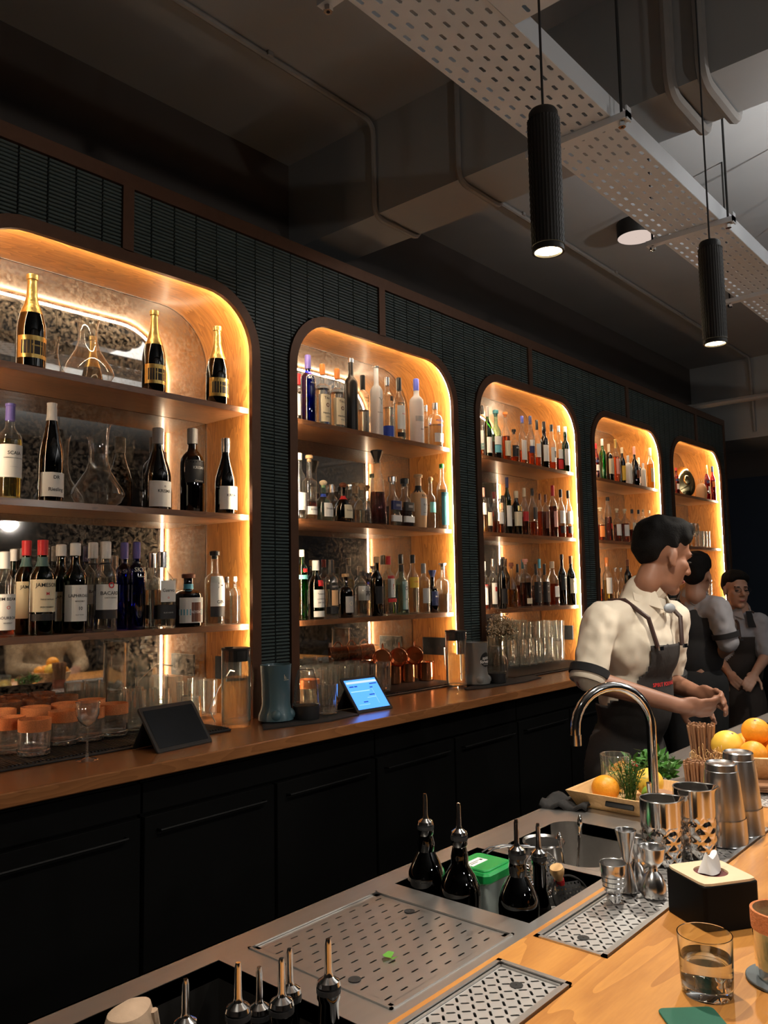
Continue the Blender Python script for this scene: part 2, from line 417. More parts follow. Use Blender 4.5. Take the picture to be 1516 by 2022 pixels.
# ------------------------------------------------------------------ niches
ORD = ('first', 'second', 'third', 'fourth', 'fifth')
def make_niche(i, c):
    zb = CZ+.001
    t = thing('display_niche', ('leftmost round-cornered lit niche holding wine and decanters', 'second lit niche from the left, clear spirits and tablet below', 'middle lit niche of whisky bottles above dried flowers',
              'fourth lit niche from the left, behind the bartender', 'rightmost lit niche holding stemmed glasses and red bottles')[i], 'niche', (c, 0, 0))
    def ring(pth, ya, yb, uvs=False):
        m = MB(); n = len(pth); m.add([(x, ya, z) for x, z in pth]+[(x, yb, z) for x, z in pth], [(j, j+1, n+j+1, n+j) for j in range(n-1)]); return m
    inn = arch(HW, RAD, NTOP, zb); n = len(inn)
    # lining with grain running round the bend
    me = ring(inn, W, BACK+.004).mesh('lining', 40)
    uv = me.uv_layers.new(name='UVMap'); s = [0]
    for a, b in zip(inn, inn[1:]): s.append(s[-1]+math.dist(a, b))
    for lo in me.loops:
        j = lo.vertex_index; uv.data[lo.index].uv = (s[j % n]+i*3.3, (0 if j < n else BACK-W)+i*1.7)
    obj('lining', me, M_lining, t)
    # bronze surround with an inner lip that hides the strip
    out = arch(HW+TRIM, RAD+TRIM, TB, zb); lip = arch(HW-.020, RAD-.020, NTOP-.020, zb); m = MB()
    P = [(out, W+.012), (out, W-.012), (lip, W-.012), (lip, W+.006), (inn, W+.006)]
    for (pa, ya), (pb, yb) in zip(P, P[1:]):
        m.add([(x, ya, z) for x, z in pa]+[(x, yb, z) for x, z in pb], [(j, j+1, n+j+1, n+j) for j in range(n-1)])
    obj('surround', m.mesh('surround', 40), M_bronze, t)
    # led strip
    la, lb = arch(HW-.0095, RAD-.0095, NTOP-.0095, CZ+.01), arch(HW-.0185, RAD-.0185, NTOP-.0185, CZ+.01); m = MB()
    m.add([(x, W+.0075, z) for x, z in la]+[(x, W+.0075, z) for x, z in lb], [(j, j+1, n+j+1, n+j) for j in range(n-1)])
    obj('light_strip', m.mesh('light_strip', 0), M_led, t)
    # mirror
    mi = MB(); a = arch(HW-.001, RAD-.001, NTOP-.001, zb)
    mi.add([(x, BACK, z) for x, z in a], [tuple(range(len(a)))])
    obj('mirror', mi.mesh('mirror', 0), M_mirror, t)
    e = arch(HW-.001, RAD-.001, NTOP-.001, zb); e2 = arch(HW-.004, RAD-.004, NTOP-.004, zb); m = MB()
    m.add([(x, BACK-.003, z) for x, z in e]+[(x, BACK-.003, z) for x, z in e2], [(j, j+1, n+j+1, n+j) for j in range(n-1)])
    obj('mirror_bead', m.mesh('mirror_bead', 0), M_satin, t)
    for z in SHZ: obj('shelf', MB().box(-HW+.003, HW-.003, W+.03, BACK-.004, z-.021, z).mesh('shelf', 0), M_shelf, t)
    if i < 3:                                  # socket plate on the right-hand cheek, above the counter
        s_ = obj('socket_plate', MB().rbox(-.006, .006, -.075, .075, 0, .085, .004).mesh('socket_plate'), M_rubber, t, (HW-.006, W+.15, CZ+.13))
        for yy in (-.035, .035):
            m = MB()
            for dy, dz in ((0, .056), (-.011, .036), (.011, .036)): m.box(-.0066, -.006, yy+dy-.003, yy+dy+.003, dz-.005, dz+.005)
            obj('socket_hole', m.mesh('socket_hole', 0), M_ink, s_)
for i, c in enumerate(NX): make_niche(i, c)

# ------------------------------------------------------------------ back counter and cabinets
CF = 1.965
t = thing('back_counter', 'long polished brown wooden counter along the niche wall', 'counter', (0, 0, 0))
obj('worktop', MB().rbox(X0, XE+.6, CF, BACK, CZ-.036, CZ, .006, 2, e=.003), M_counter, t)
kx = X0; ki = 0
cabl = ('leftmost glossy black cabinet under the back counter', 'second glossy black cabinet from the left under the counter', 'third black cabinet, below the two jugs', 'fourth black cabinet, behind the steel tap', 'fifth black cabinet under the back counter', 'sixth black cabinet under the back counter', 'farthest black cabinet under the back counter')
while kx < XE-.2:
    k = thing('under_counter_cabinet', cabl[min(ki, 6)], 'cabinet', (kx, 0, 0), 0, 'black cabinets under the back counter'); ki += 1
    L = .96
    obj('body', MB().box(.004, L-.004, CF+.07, BACK-.03, .02, CZ-.0365), M_black, k)
    for dx in (.004, L/2+.004):
        d = obj('door', MB().rbox(dx, dx+L/2-.012, CF+.045, CF+.068, .12, CZ-.15, .004, 2), M_black, k)
        obj('handle', MB().tube([(dx+.04, CF+.044, CZ-.19), (dx+.04, CF+.028, CZ-.19), (dx+L/2-.06, CF+.028, CZ-.19), (dx+L/2-.06, CF+.044, CZ-.19)], .004, 6), M_black, d)
    obj('drawer_rail', MB().box(.004, L-.004, CF+.055, CF+.07, CZ-.14, CZ-.06), M_black, k)
    kx += L

# ------------------------------------------------------------------ ceiling: beam, conduits, cable tray, lamps
ZB = CAMZ+1.55; BX0, BX1 = 2.44, 2.715
struct('beam_1', MB().box(BX0, BX1, -4.5, 2.68, ZB, CEIL).mesh('beam_1', 0), M_ceil)
struct('beam_2', MB().box(7.4, 8.2, -4.5, 2.68, 2.75, CEIL).mesh('beam_2', 0), M_ceil)
def conduit(pts, label, r=.0125, clips=()):
    # round off the corners
    P = [Vector(p) for p in pts]; out = [P[0]]
    for a, b, c in zip(P, P[1:], P[2:]):
        d1, d2 = (a-b).normalized(), (c-b).normalized(); k = min(.06, (a-b).length/2, (c-b).length/2)
        for q in range(6): t_ = q/5; out.append((b+d1*k)*(1-t_)**2+b*2*t_*(1-t_)+(b+d2*k)*t_**2)
    out.append(P[-1])
    t = thing('conduit', label, 'conduit', (0, 0, 0), 0, 'painted conduits on the ceiling')
    obj('pipe', MB().tube(out, r, 8), M_conduit, t)
    for c in clips: obj('clip', MB().box(c[0]-.012, c[0]+.012, c[1]-.02, c[1]+.02, c[2]-.001, c[2]+.016), M_conduit, t)
    return t
cb = .0135
conduit([(-2.9, 2.14, CEIL-cb), (BX0-cb, 2.14, CEIL-cb), (BX0-cb, 2.14, ZB-cb), (BX1+cb, 2.14, ZB-cb), (BX1+cb, 2.14, CEIL-cb), (7.35, 2.14, CEIL-cb), (7.39, 2.14, 2.8)], 'grey conduit running along the ceiling and bending under the beam', clips=[(x, 2.14, CEIL-.017) for x in (-.5, .3, 1.1, 1.85, 3.6, 4.7, 5.8)])
conduit([(BX0-cb, 1.71, CEIL-.01), (BX0-cb, 1.71, ZB-cb), (BX1+cb, 1.71, ZB-cb), (BX1+cb, 1.71, CEIL-.01)], 'second grey conduit looping under the beam, nearer the cable tray')
q = at_z(1330, 180, ZB)
conduit([(BX0-.02, q.y, CEIL-.01), (BX0-.02, q.y, ZB-.02), (BX1+.03, q.y, ZB-.02), (BX1+.03, q.y, CEIL-.01)], 'thick grey conduit bent under the beam, left of a pair', .02)
conduit([(BX0-.02, q.y-.1, CEIL-.01), (BX0-.02, q.y-.1, ZB-.02), (BX1+.03, q.y-.1, ZB-.02), (BX1+.03, q.y-.1, CEIL-.01)], 'thick grey conduit bent under the beam, right of a pair', .02)
conduit([(6.6, 2.6, 2.93), (6.6, .2, 2.93), (6.6, -1.5, 2.93)], 'far grey conduit crossing the ceiling beyond the second pendant', .025)
ZT = CAMZ+1.30; TY0, TY1 = .71*1.3, .885*1.3
t = thing('cable_tray', 'long perforated grey steel cable tray hung below the ceiling', 'cable tray')
mb = perf(MB(), .3, 6.9, TY0, TY1, 120, 7, .027, .0095, ZT, stag=.24)
o = obj('perforated_sheet', mb.mesh('perforated_sheet', 0), M_galv, t); md = o.modifiers.new('thickness', 'SOLIDIFY'); md.thickness = .0015
for y in (TY0, TY1): obj('side_flange', MB().box(.3, 6.9, y-.001, y+.001, ZT, ZT+.062), M_galv, t)
mb = perf(MB(), .75, 1.545, .05, TY0-.004, 14, 9, .03, .010, ZT-.003, mode='n')
o = obj('branch_sheet', mb.mesh('branch_sheet', 0), M_galv, t); md = o.modifiers.new('thickness', 'SOLIDIFY'); md.thickness = .0015
obj('side_flange', MB().box(1.544, 1.546, .05, TY0, ZT, ZT+.062), M_galv, t)
for x in (1.19, 2.06, 2.93, 3.8, 4.67, 5.54):
    b = obj('strut', MB().box(x-.014, x+.014, TY0-.05, TY1+.045, ZT-.022, ZT-.003).box(x-.014, x+.014, TY0-.05, TY0-.045, ZT-.027, ZT+.012), M_galv, t)
    for y in (TY0-.028, TY1+.024):
        obj('hanger_rod', MB().tube([(x, y, ZT-.04), (x, y, CEIL)], .0042, 6), M_blackm, b)
        obj('nut', MB().lathe([(.011, -.012), (.011, 0)], 6, (x, y, ZT-.027)), M_chrome, b)

PZ0, PY = CAMZ+.665, .765
def pendant(x, y, label, z0=PZ0, power=PENDANT_W):
    t = thing('pendant_lamp', label, 'lamp', (x, y, z0), 0, 'black tube pendants over the bar')
    R = .0325; n = 60; rings = []
    for k in range(0, 43):
        z = .012+k*.265/42; e = .0016 if k % 2 else 0
        rings.append([((R+(.0012 if j % 2 else 0)-e)*math.cos(2*PI*j/n), (R+(.0012 if j % 2 else 0)-e)*math.sin(2*PI*j/n), z) for j in range(n)])
    obj('shade', MB().loft(rings, False, True), M_blackm, t)
    obj('end_cap', MB().lathe([(R-.003, .277), (R-.003, .293), (R-.006, .298), (.006, .30)], 28), M_blackm, t)
    obj('bezel', MB().lathe([(R-.001, .012), (R, .0), (R-.005, 0), (R-.008, .014)], 32, cap0=False, cap1=False), M_blackm, t)
    obj('lens', MB().lathe([(.001, .004), (R-.006, .004)], 28, cap0=False, cap1=False), emitter('pendant_lens', (1, .78, .42), 26), t)
    obj('cord', MB().tube([(0, 0, .298), (0, 0, CEIL-z0-.03)], .0026, 6), M_rubber, t)
    obj('canopy', MB().lathe([(.045, CEIL-z0-.028), (.05, CEIL-z0-.024), (.05, CEIL-z0)], 24), M_blackm, t)
    lamp('pendant_light', 'SPOT', (0, 0, -.004), power, (1, .90, .76), .02, math.radians(112), t)
pendant(.36, .70, 'black ribbed tube pendant over the near end of the bar')
pendant(1.408, .778, 'large black ribbed tube pendant in front of the beam')
pendant(2.295, .755, 'smaller black ribbed tube pendant hanging at the right edge')
pendant(3.2, PY, 'third black tube pendant farther along the bar'); pendant(4.1, PY, 'fourth black tube pendant farther along the bar')

t = thing('ceiling_light', 'round black drum ceiling light with pale disc behind the cable tray', 'ceiling light', (4.13, 1.745, CEIL-.085))
obj('drum', MB().lathe([(.098, .0), (.1, .004), (.1, .085)], 36, cap0=False), M_blackm, t)
obj('disc', MB().lathe([(.001, .002), (.097, .002)], 36, cap0=False, cap1=False), emitter('disc_glow', (1, .80, .70), .50), t)

# bowl uplights added over the guests' side to brighten the ceiling
for i, (x, y, z, pw) in enumerate(((3.3, -.45, 2.5, 230), (5.2, -.55, 2.5, 38), (3.3, -2.6, 2.5, 16), (5.6, -2.6, 2.5, 8), (2.8, -1.7, 2.35, 150))):
    t = thing('fill_uplight', ('first', 'second', 'third', 'fourth', 'fifth')[i]+' added shallow bowl uplight brightening the ceiling, seen only in mirrors', 'lamp', (x, y, z), 0, 'added bowl uplights over the guest side')
    obj('bowl', MB().lathe([(.02, -.05), (.09, -.035), (.13, .02), (.14, .06), (.136, .06), (.125, .02), (.085, -.028), (.001, -.04)], 32, cap1=False), M_blackm, t)
    obj('bulb', MB().ball((0, 0, .0), .03, 16, 10), emitter('bulb_glow', (1, .90, .78), 12), t)
    obj('cord', MB().tube([(0, 0, .03), (0, 0, CEIL-z)], .003, 6), M_rubber, t)
    lamp('bowl_fill', 'SPOT', (0, 0, .045), pw, (1, .95, .90), .04, math.radians(155), t, (PI, 0, 0))
for i, (x, y, pw) in enumerate(((.7, -1.7, 30), (3.2, -1.9, 34))):  # globes put in as front fill for the labels and glass
    t = thing('fill_globe', ('left', 'right')[i]+' small opal globe pendant added as front fill, seen only in mirrors', 'lamp', (x, y, 2.2), 0, 'globe pendants added as front fill')
    obj('globe', MB().ball((0, 0, 0), .05, 20, 12), emitter('globe_glow', (1, .90, .78), 9), t)
    obj('cord', MB().tube([(0, 0, .045), (0, 0, CEIL-2.2)], .003, 6), M_rubber, t)
    lamp('globe_fill', 'POINT', (0, 0, -.07), pw, (1, .92, .83), .05, None, t)

# ------------------------------------------------------------------ front bar
HB = .53; BZ = CAMZ-HB; K = HB                # bar height; K scales sight-line ratios on the bar plane
YE, YW = 1.041, .689                          # aisle edge of the steel top, seam between steel and wood
def on_bar(px_, py_, dz=0): return at_z(px_, py_, BZ+dz)
BX_A, BX_B = -.6, 4.6
t = thing('bar_counter', 'golden wooden bar top with inset drip trays', 'bar')
TRY = (.563, .678)                            # inset tray band in Y
T1 = (1.105, 1.885); T2 = (.30, 1.007); T3 = (2.05, 2.75)
mb = MB()
mb.box(BX_A, BX_B, TRY[1]+.003, YW, BZ-.04, BZ+.002); mb.box(BX_A, BX_B, .12, TRY[0]-.003, BZ-.04, BZ+.002)
xs = [BX_A, T2[0], T2[1], T1[0], T1[1], T3[0], T3[1], BX_B]
for i in range(0, 8, 2): mb.box(xs[i]-.003*(i > 0), xs[i+1]+.003*(i < 6) if False else xs[i+1], TRY[0]-.003, TRY[1]+.003, BZ-.04, BZ+.002)
obj('wooden_top', mb.mesh('wooden_top', 0), M_bar, t)
obj('front_panel', MB().box(BX_A, BX_B, .25, .30, .0, BZ-.04), M_black, t)
for i, (a, b) in enumerate((T2, T1, T3)):
    d = thing('drip_tray', ('near steel drip tray set into the bar at the bottom edge', 'long steel drip tray under the jiggers and shakers', 'far steel drip tray beside the orange bowl')[i], 'drip tray', (a, TRY[0], BZ), 0, 'steel drip trays in the bar top')
    L, D = b-a, TRY[1]-TRY[0]
    pl = perf(MB(), .012, L-.012, .012, D-.012, int(L/.0155), int(D/.0155), .0125, .0036, .0, 'd')
    o = obj('grille', pl.mesh('grille', 0), pbr('tray_steel', (.62, .61, .60), .42, .9, .08), d); md = o.modifiers.new('t', 'SOLIDIFY'); md.thickness = .0012
    m = MB()
    for x0, x1, y0, y1 in ((0, L, 0, .007), (0, L, D-.007, D), (0, .007, 0, D), (L-.007, L, 0, D)): m.box(x0, x1, y0, y1, -.012, .0045)
    for x0, x1, y0, y1 in ((.0085, L-.0085, .0085, .0115), (.0085, L-.0085, D-.0115, D-.0085), (.0085, .0115, .0085, D-.0085), (L-.0115, L-.0085, .0085, D-.0085)): m.box(x0, x1, y0, y1, -.004, .002)
    obj('rim', m.mesh('rim', 0), M_steel, d)
    obj('pan', MB().box(.001, L-.001, .001, D-.001, -.014, -.012), M_blackm, d)
    for fx in (.045, L-.045): obj('finger_hole', MB().lathe([(.001, .0008), (.009, .0008)], 18, (fx, D/2, 0), cap0=False, cap1=False), M_ink, d)

# steel working top with its openings
t = thing('steel_bar_station', 'brushed stainless steel work top behind the wooden bar', 'work top')
BIN = (.10, .758, .70, .993); SLT = (.809, 1.096, .708, .990); WEL = (1.146, 1.405, .712, .990); BAS = (1.425, 1.69, .735, .955)
mb = MB(); z0, z1 = BZ-.025, BZ
def strip(a, b, c, d): mb.box(a, b, c, d, z0, z1)
strip(BX_A, BX_B, .993, YE); strip(BX_A, BX_B, YW+.001, .70)
strip(BX_A, BIN[0], .70, .993); strip(BIN[1], SLT[0], .70, .993); strip(SLT[1], WEL[0], .70, .993)
strip(SLT[0], SLT[1], .70, SLT[2]); strip(SLT[0], SLT[1], SLT[3], .993); strip(WEL[0], WEL[1], .70, WEL[2]); strip(WEL[0], WEL[1], WEL[3], .993)
strip(WEL[1], BAS[0], .70, .993); strip(BAS[0], BAS[1], .70, BAS[2]); strip(BAS[0], BAS[1], BAS[3], .993)
ICE = (2.75, 3.5, .74, .97)
strip(BAS[1], ICE[0], .70, .993); strip(ICE[1], BX_B, .70, .993); strip(ICE[0], ICE[1], .70, ICE[2]); strip(ICE[0], ICE[1], ICE[3], .993)
mb.box(BX_A, BX_B, YE-.004, YE, BZ-.12, BZ)
obj('top', mb.mesh('top', 0), M_steel, t)
mb = MB()
for (x, y, sx, sy) in ((BAS[0], BAS[3], 1, -1), (BAS[1], BAS[3], -1, -1), (BAS[0], BAS[2], 1, 1), (BAS[1], BAS[2], -1, 1)):   # rounded sink corners
    r = .05; pts = [(x, y, BZ+.0002)]+[(x+sx*(r-r*math.sin(a)), y+sy*(r-r*math.cos(a)), BZ+.0002) for a in [PI/2*k/8 for k in range(9)]]
    n = len(pts); lo = [(p[0], p[1], BZ-.2) for p in pts]
    mb.add(pts, [tuple(range(n))]); mb.add(pts[1:]+lo[1:], [(j, j+1, n-1+j+1, n-1+j) for j in range(n-2)])
def pan(b, dz): mb.box(b[0], b[1], b[2], b[3], BZ-dz, BZ-.001, skip='t')
pan(BAS, .2); obj('sink_basin', mb.mesh('sink_basin', 40), M_steel, t)
mb = MB(); pan(WEL, .17); obj('bottle_well', mb.mesh('bottle_well', 0), M_steel, t)
mb = MB(); pan(ICE, .2); obj('ice_well', mb.mesh('ice_well', 0), M_steel, t)
obj('plinth', MB().box(BX_A, BX_B, .32, .68, .0, BZ-.22), M_black, t)
mb = MB(); pan(BIN, .21); obj('speed_bin', mb.mesh('speed_bin', 0), M_blackm, t)
pl = perf(MB(), SLT[0]+.014, SLT[1]-.014, SLT[2]+.014, SLT[3]-.014, 8, 12, .0155, .003, BZ-.001)
o = obj('drain_plate', pl.mesh('drain_plate', 0), M_steel, t); md = o.modifiers.new('t', 'SOLIDIFY'); md.thickness = .0012
m = MB()
for a in ((SLT[0], SLT[1], SLT[2], SLT[2]+.004), (SLT[0], SLT[1], SLT[3]-.004, SLT[3]), (SLT[0], SLT[0]+.004, SLT[2], SLT[3]), (SLT[1]-.004, SLT[1], SLT[2], SLT[3])): m.box(*a, BZ-.004, BZ+.002)
for a in ((SLT[0]+.005, SLT[1]-.005, SLT[2]+.005, SLT[2]+.0145), (SLT[0]+.005, SLT[1]-.005, SLT[3]-.0145, SLT[3]-.005), (SLT[0]+.005, SLT[0]+.0145, SLT[2]+.005, SLT[3]-.005), (SLT[1]-.0145, SLT[1]-.005, SLT[2]+.005, SLT[3]-.005)): m.box(*a, BZ-.003, BZ-.001)
obj('drain_rim', m.mesh('drain_rim', 0), M_steel, t)
obj('drain_pan', MB().box(SLT[0], SLT[1], SLT[2], SLT[3], BZ-.03, BZ-.026), M_blackm, t)
for fx, fy in ((SLT[0]+.03, .80), (SLT[1]-.03, .89)): obj('finger_hole', MB().lathe([(.001, 0), (.009, 0)], 18, (fx, fy, BZ+.0004), cap0=False, cap1=False), M_ink, t)
tag(obj('herb_sprig', MB().add([(0, 0, .001), (.012, .004, .004), (.008, .012, .005), (-.004, .013, .003), (-.01, .004, .005), (-.006, -.008, .003), (.006, -.009, .004)], [(0, 1, 2), (0, 3, 4), (0, 5, 6), (0, 2, 3)]), pbr('fresh_leaf', (.10, .30, .03), .5), None, on_bar(772, 1893, .0006)), 'small green parsley leaf lying on the slotted drain plate', 'leaf')

# tap
p = on_bar(1293, 1600); yb = .755; xb = p.x/p.y*yb
t = thing('mixer_tap', 'tall chrome gooseneck tap over the steel sink', 'tap', (xb, yb, BZ))
top = at_y(1200, 1360, yb); rr = .0105
base_z = 0; e = at_y(1137, 1470, .862)
c1 = Vector((0, 0, .20)); pts = [Vector((0, 0, 0)), Vector((0, 0, .1)), Vector((0, 0, .20))]
# the spout arcs back over the basin
ex = Vector((e.x-xb, e.y-yb, 0)); D = ex.length; dirv = ex.normalized(); R = D/2
hz = max(.16, top.z-BZ-R-.012)
pts = [Vector((0, 0, hz*k/4)) for k in range(5)]
for k in range(1, 17): a = PI*k/16; pts.append(Vector((0, 0, hz))+dirv*(R-R*math.cos(a))+Vector((0, 0, R*math.sin(a))))
ez = e.z-BZ
for k in range(1, 3): pts.append(Vector((dirv.x*D, dirv.y*D, hz+(ez-hz)*k/2)))
obj('spout', MB().tube(pts, rr, 14), M_chrome, t)
obj('nozzle', MB().lathe([(.0118, 0), (.0118, .022)], 16, (dirv.x*D, dirv.y*D, ez-.002)), M_chrome, t)
obj('base', MB().lathe([(.024, 0), (.024, .05), (.019, .056), (.015, .075)], 20), M_chrome, t)
hd = Vector((-.07, -.02, .055))
obj('valve_body', MB().cap((0, 0, .03), (hd.x*.75, hd.y*.75, .034), .015, .014, 14), M_chrome, t)
obj('lever', MB().tube([(hd.x*.8, hd.y*.8, .04), (hd.x*.95, hd.y*.95, .08), (hd.x*1.05, hd.y*1.05, .115)], [.005, .004, .0055], 10), M_chrome, t)

# ------------------------------------------------------------------ bottles
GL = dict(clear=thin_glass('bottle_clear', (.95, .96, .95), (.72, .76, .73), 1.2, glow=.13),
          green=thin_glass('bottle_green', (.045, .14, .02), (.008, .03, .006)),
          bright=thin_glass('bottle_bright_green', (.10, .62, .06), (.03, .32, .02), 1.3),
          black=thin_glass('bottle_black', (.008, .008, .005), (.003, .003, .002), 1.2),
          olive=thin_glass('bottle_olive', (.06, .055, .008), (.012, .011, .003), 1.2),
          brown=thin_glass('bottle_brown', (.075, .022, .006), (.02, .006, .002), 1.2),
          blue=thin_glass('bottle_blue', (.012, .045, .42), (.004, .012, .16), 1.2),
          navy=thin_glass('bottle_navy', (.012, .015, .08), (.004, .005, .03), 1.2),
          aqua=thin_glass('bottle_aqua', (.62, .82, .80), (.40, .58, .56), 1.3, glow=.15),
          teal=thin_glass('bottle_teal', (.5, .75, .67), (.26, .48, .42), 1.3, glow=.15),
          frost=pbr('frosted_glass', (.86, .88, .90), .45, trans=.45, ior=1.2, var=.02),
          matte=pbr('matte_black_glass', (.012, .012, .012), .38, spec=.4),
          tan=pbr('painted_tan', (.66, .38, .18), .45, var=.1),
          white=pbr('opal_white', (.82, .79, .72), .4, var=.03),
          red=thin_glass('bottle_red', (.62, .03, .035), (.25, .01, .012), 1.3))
LQ = dict(clear=M_water, amber=solid_glass('amber_spirit', (.82, .33, .05)), dark=solid_glass('dark_spirit', (.34, .075, .014)), pale=solid_glass('pale_wine', (.86, .78, .36)),
          red=solid_glass('red_liqueur', (.66, .02, .03)), yellow=solid_glass('yellow_liqueur', (.95, .72, .08)), rose=solid_glass('rose_spirit', (.93, .45, .28)), green=solid_glass('green_liqueur', (.1, .65, .08)), blue=solid_glass('blue_spirit', (.03, .1, .7)))
def paint(name, c, r=.45, m=0): return pbr('paint_'+name, c, r, m, .05)
CP = dict(white=paint('white', (.80, .78, .74)), black=paint('black', (.012, .012, .012), .35), red=paint('red', (.52, .02, .025)), blue=paint('blue', (.06, .08, .40)), orange=paint('orange', (.78, .24, .05)),
          gold=M_gold, silver=M_satin, cork=M_cork, brown=paint('brown', (.16, .05, .022)), cream=paint('cream', (.75, .62, .42)), teal=paint('teal', (.05, .23, .28)), green=paint('green', (.02, .20, .05)),
          navy=paint('navy', (.02, .03, .11)), purple=paint('purple', (.12, .10, .36)), sky=paint('sky', (.12, .42, .55)), yellow=paint('yellow', (.80, .50, .05)), grey=paint('grey', (.30, .29, .28)), tan=paint('tan', (.66, .40, .20)), pink=paint('pink', (.80, .38, .30)))
LB = dict(CP); LB.update(white=M_white, cream=M_cream, black=paint('label_black', (.018, .018, .02), .6), ink=M_ink, red=M_redink, blue=M_blueink, aqua=paint('label_aqua', (.16, .50, .52), .6), tealdark=paint('neck_teal', (.06, .13, .13), .5), lgrey=paint('label_grey', (.45, .44, .42), .6))
PROF = dict(   # (radius, height) as shares of the widest radius and of the height up to the lip
    bord=[(.94, 0), (1, .02), (1, .60), (.94, .655), (.72, .70), (.46, .735), (.38, .77), (.36, .97), (.40, .975), (.40, 1)],
    burg=[(.94, 0), (1, .02), (1, .42), (.96, .47), (.80, .56), (.58, .66), (.42, .75), (.36, .82), (.34, .97), (.38, .975), (.38, 1)],
    spark=[(.90, 0), (1, .02), (1, .38), (.97, .46), (.80, .57), (.52, .68), (.36, .77), (.32, .86), (.30, .94), (.38, .95), (.38, 1)],
    hock=[(.94, 0), (1, .02), (1, .42), (.93, .52), (.72, .65), (.50, .77), (.39, .86), (.36, .97), (.39, 1)],
    spirit=[(.94, 0), (1, .015), (1, .64), (.95, .68), (.72, .715), (.44, .745), (.38, .78), (.37, 1)],
    whisky=[(.94, 0), (1, .015), (1, .58), (.95, .635), (.78, .68), (.52, .725), (.40, .77), (.38, .86), (.40, 1)],
    bulb=[(.94, 0), (1, .015), (1, .56), (.94, .62), (.70, .665), (.45, .70), (.46, .76), (.52, .82), (.44, .88), (.38, .92), (.38, 1)],
    vodka=[(.96, 0), (1, .012), (1, .60), (.97, .635), (.82, .655), (.45, .68), (.36, .71), (.34, 1)],
    short=[(.94, 0), (1, .02), (1, .62), (.95, .68), (.72, .73), (.38, .76), (.33, .80), (.33, 1)],
    squat=[(.90, 0), (.98, .03), (1, .30), (.96, .42), (.80, .54), (.50, .65), (.30, .70), (.27, .75), (.27, 1)],
    taper=[(.98, 0), (1, .02), (.74, .62), (.66, .66), (.46, .70), (.40, .74), (.40, 1)],
    cone=[(.94, 0), (1, .03), (.80, .50), (.72, .66), (.60, .76), (.42, .80), (.38, .84), (.38, 1)],
    tall=[(.96, 0), (1, .01), (1, .70), (.93, .745), (.60, .79), (.42, .82), (.40, 1)],
    kah=[(.80, 0), (.86, .02), (1, .40), (.98, .60), (.88, .68), (.50, .74), (.36, .78), (.36, 1)])
def prof_r(p, t):
    for (ra, za), (rb, zb) in zip(p, p[1:]):
        if za <= t <= zb: return ra+(rb-ra)*(t-za)/max(1e-6, zb-za)
    return p[-1][0]
def label_strip(p, R, H, z0, z1, arc=75, off=.0006, n=12, nz=4, a0=0):
    m = MB(); vs = []
    for i in range(nz+1):
        t = z0+(z1-z0)*i/nz; r = prof_r(p, t)*R+off
        for j in range(n+1):
            a = math.radians(a0-arc+2*arc*j/n); vs.append((r*math.sin(a), -r*math.cos(a), t*H))
    m.add(vs, [(i*(n+1)+j, i*(n+1)+j+1, (i+1)*(n+1)+j+1, (i+1)*(n+1)+j) for i in range(nz) for j in range(n)]); return m
def super_strip(R, H, z0, z1, sq, arc, n):                             # label round a squared bottle
    m = MB(); vs = []; p = 2+sq*8
    for z in (z0, z1):
        for j in range(n+1):
            a = math.radians(-90-arc+2*arc*j/n); k = (abs(math.cos(a))**p+abs(math.sin(a))**p)**(-1/p)*R+.0007
            vs.append((k*math.cos(a), k*math.sin(a), z*H))
    return m.add(vs, [(j, j+1, n+2+j, n+1+j) for j in range(n)])
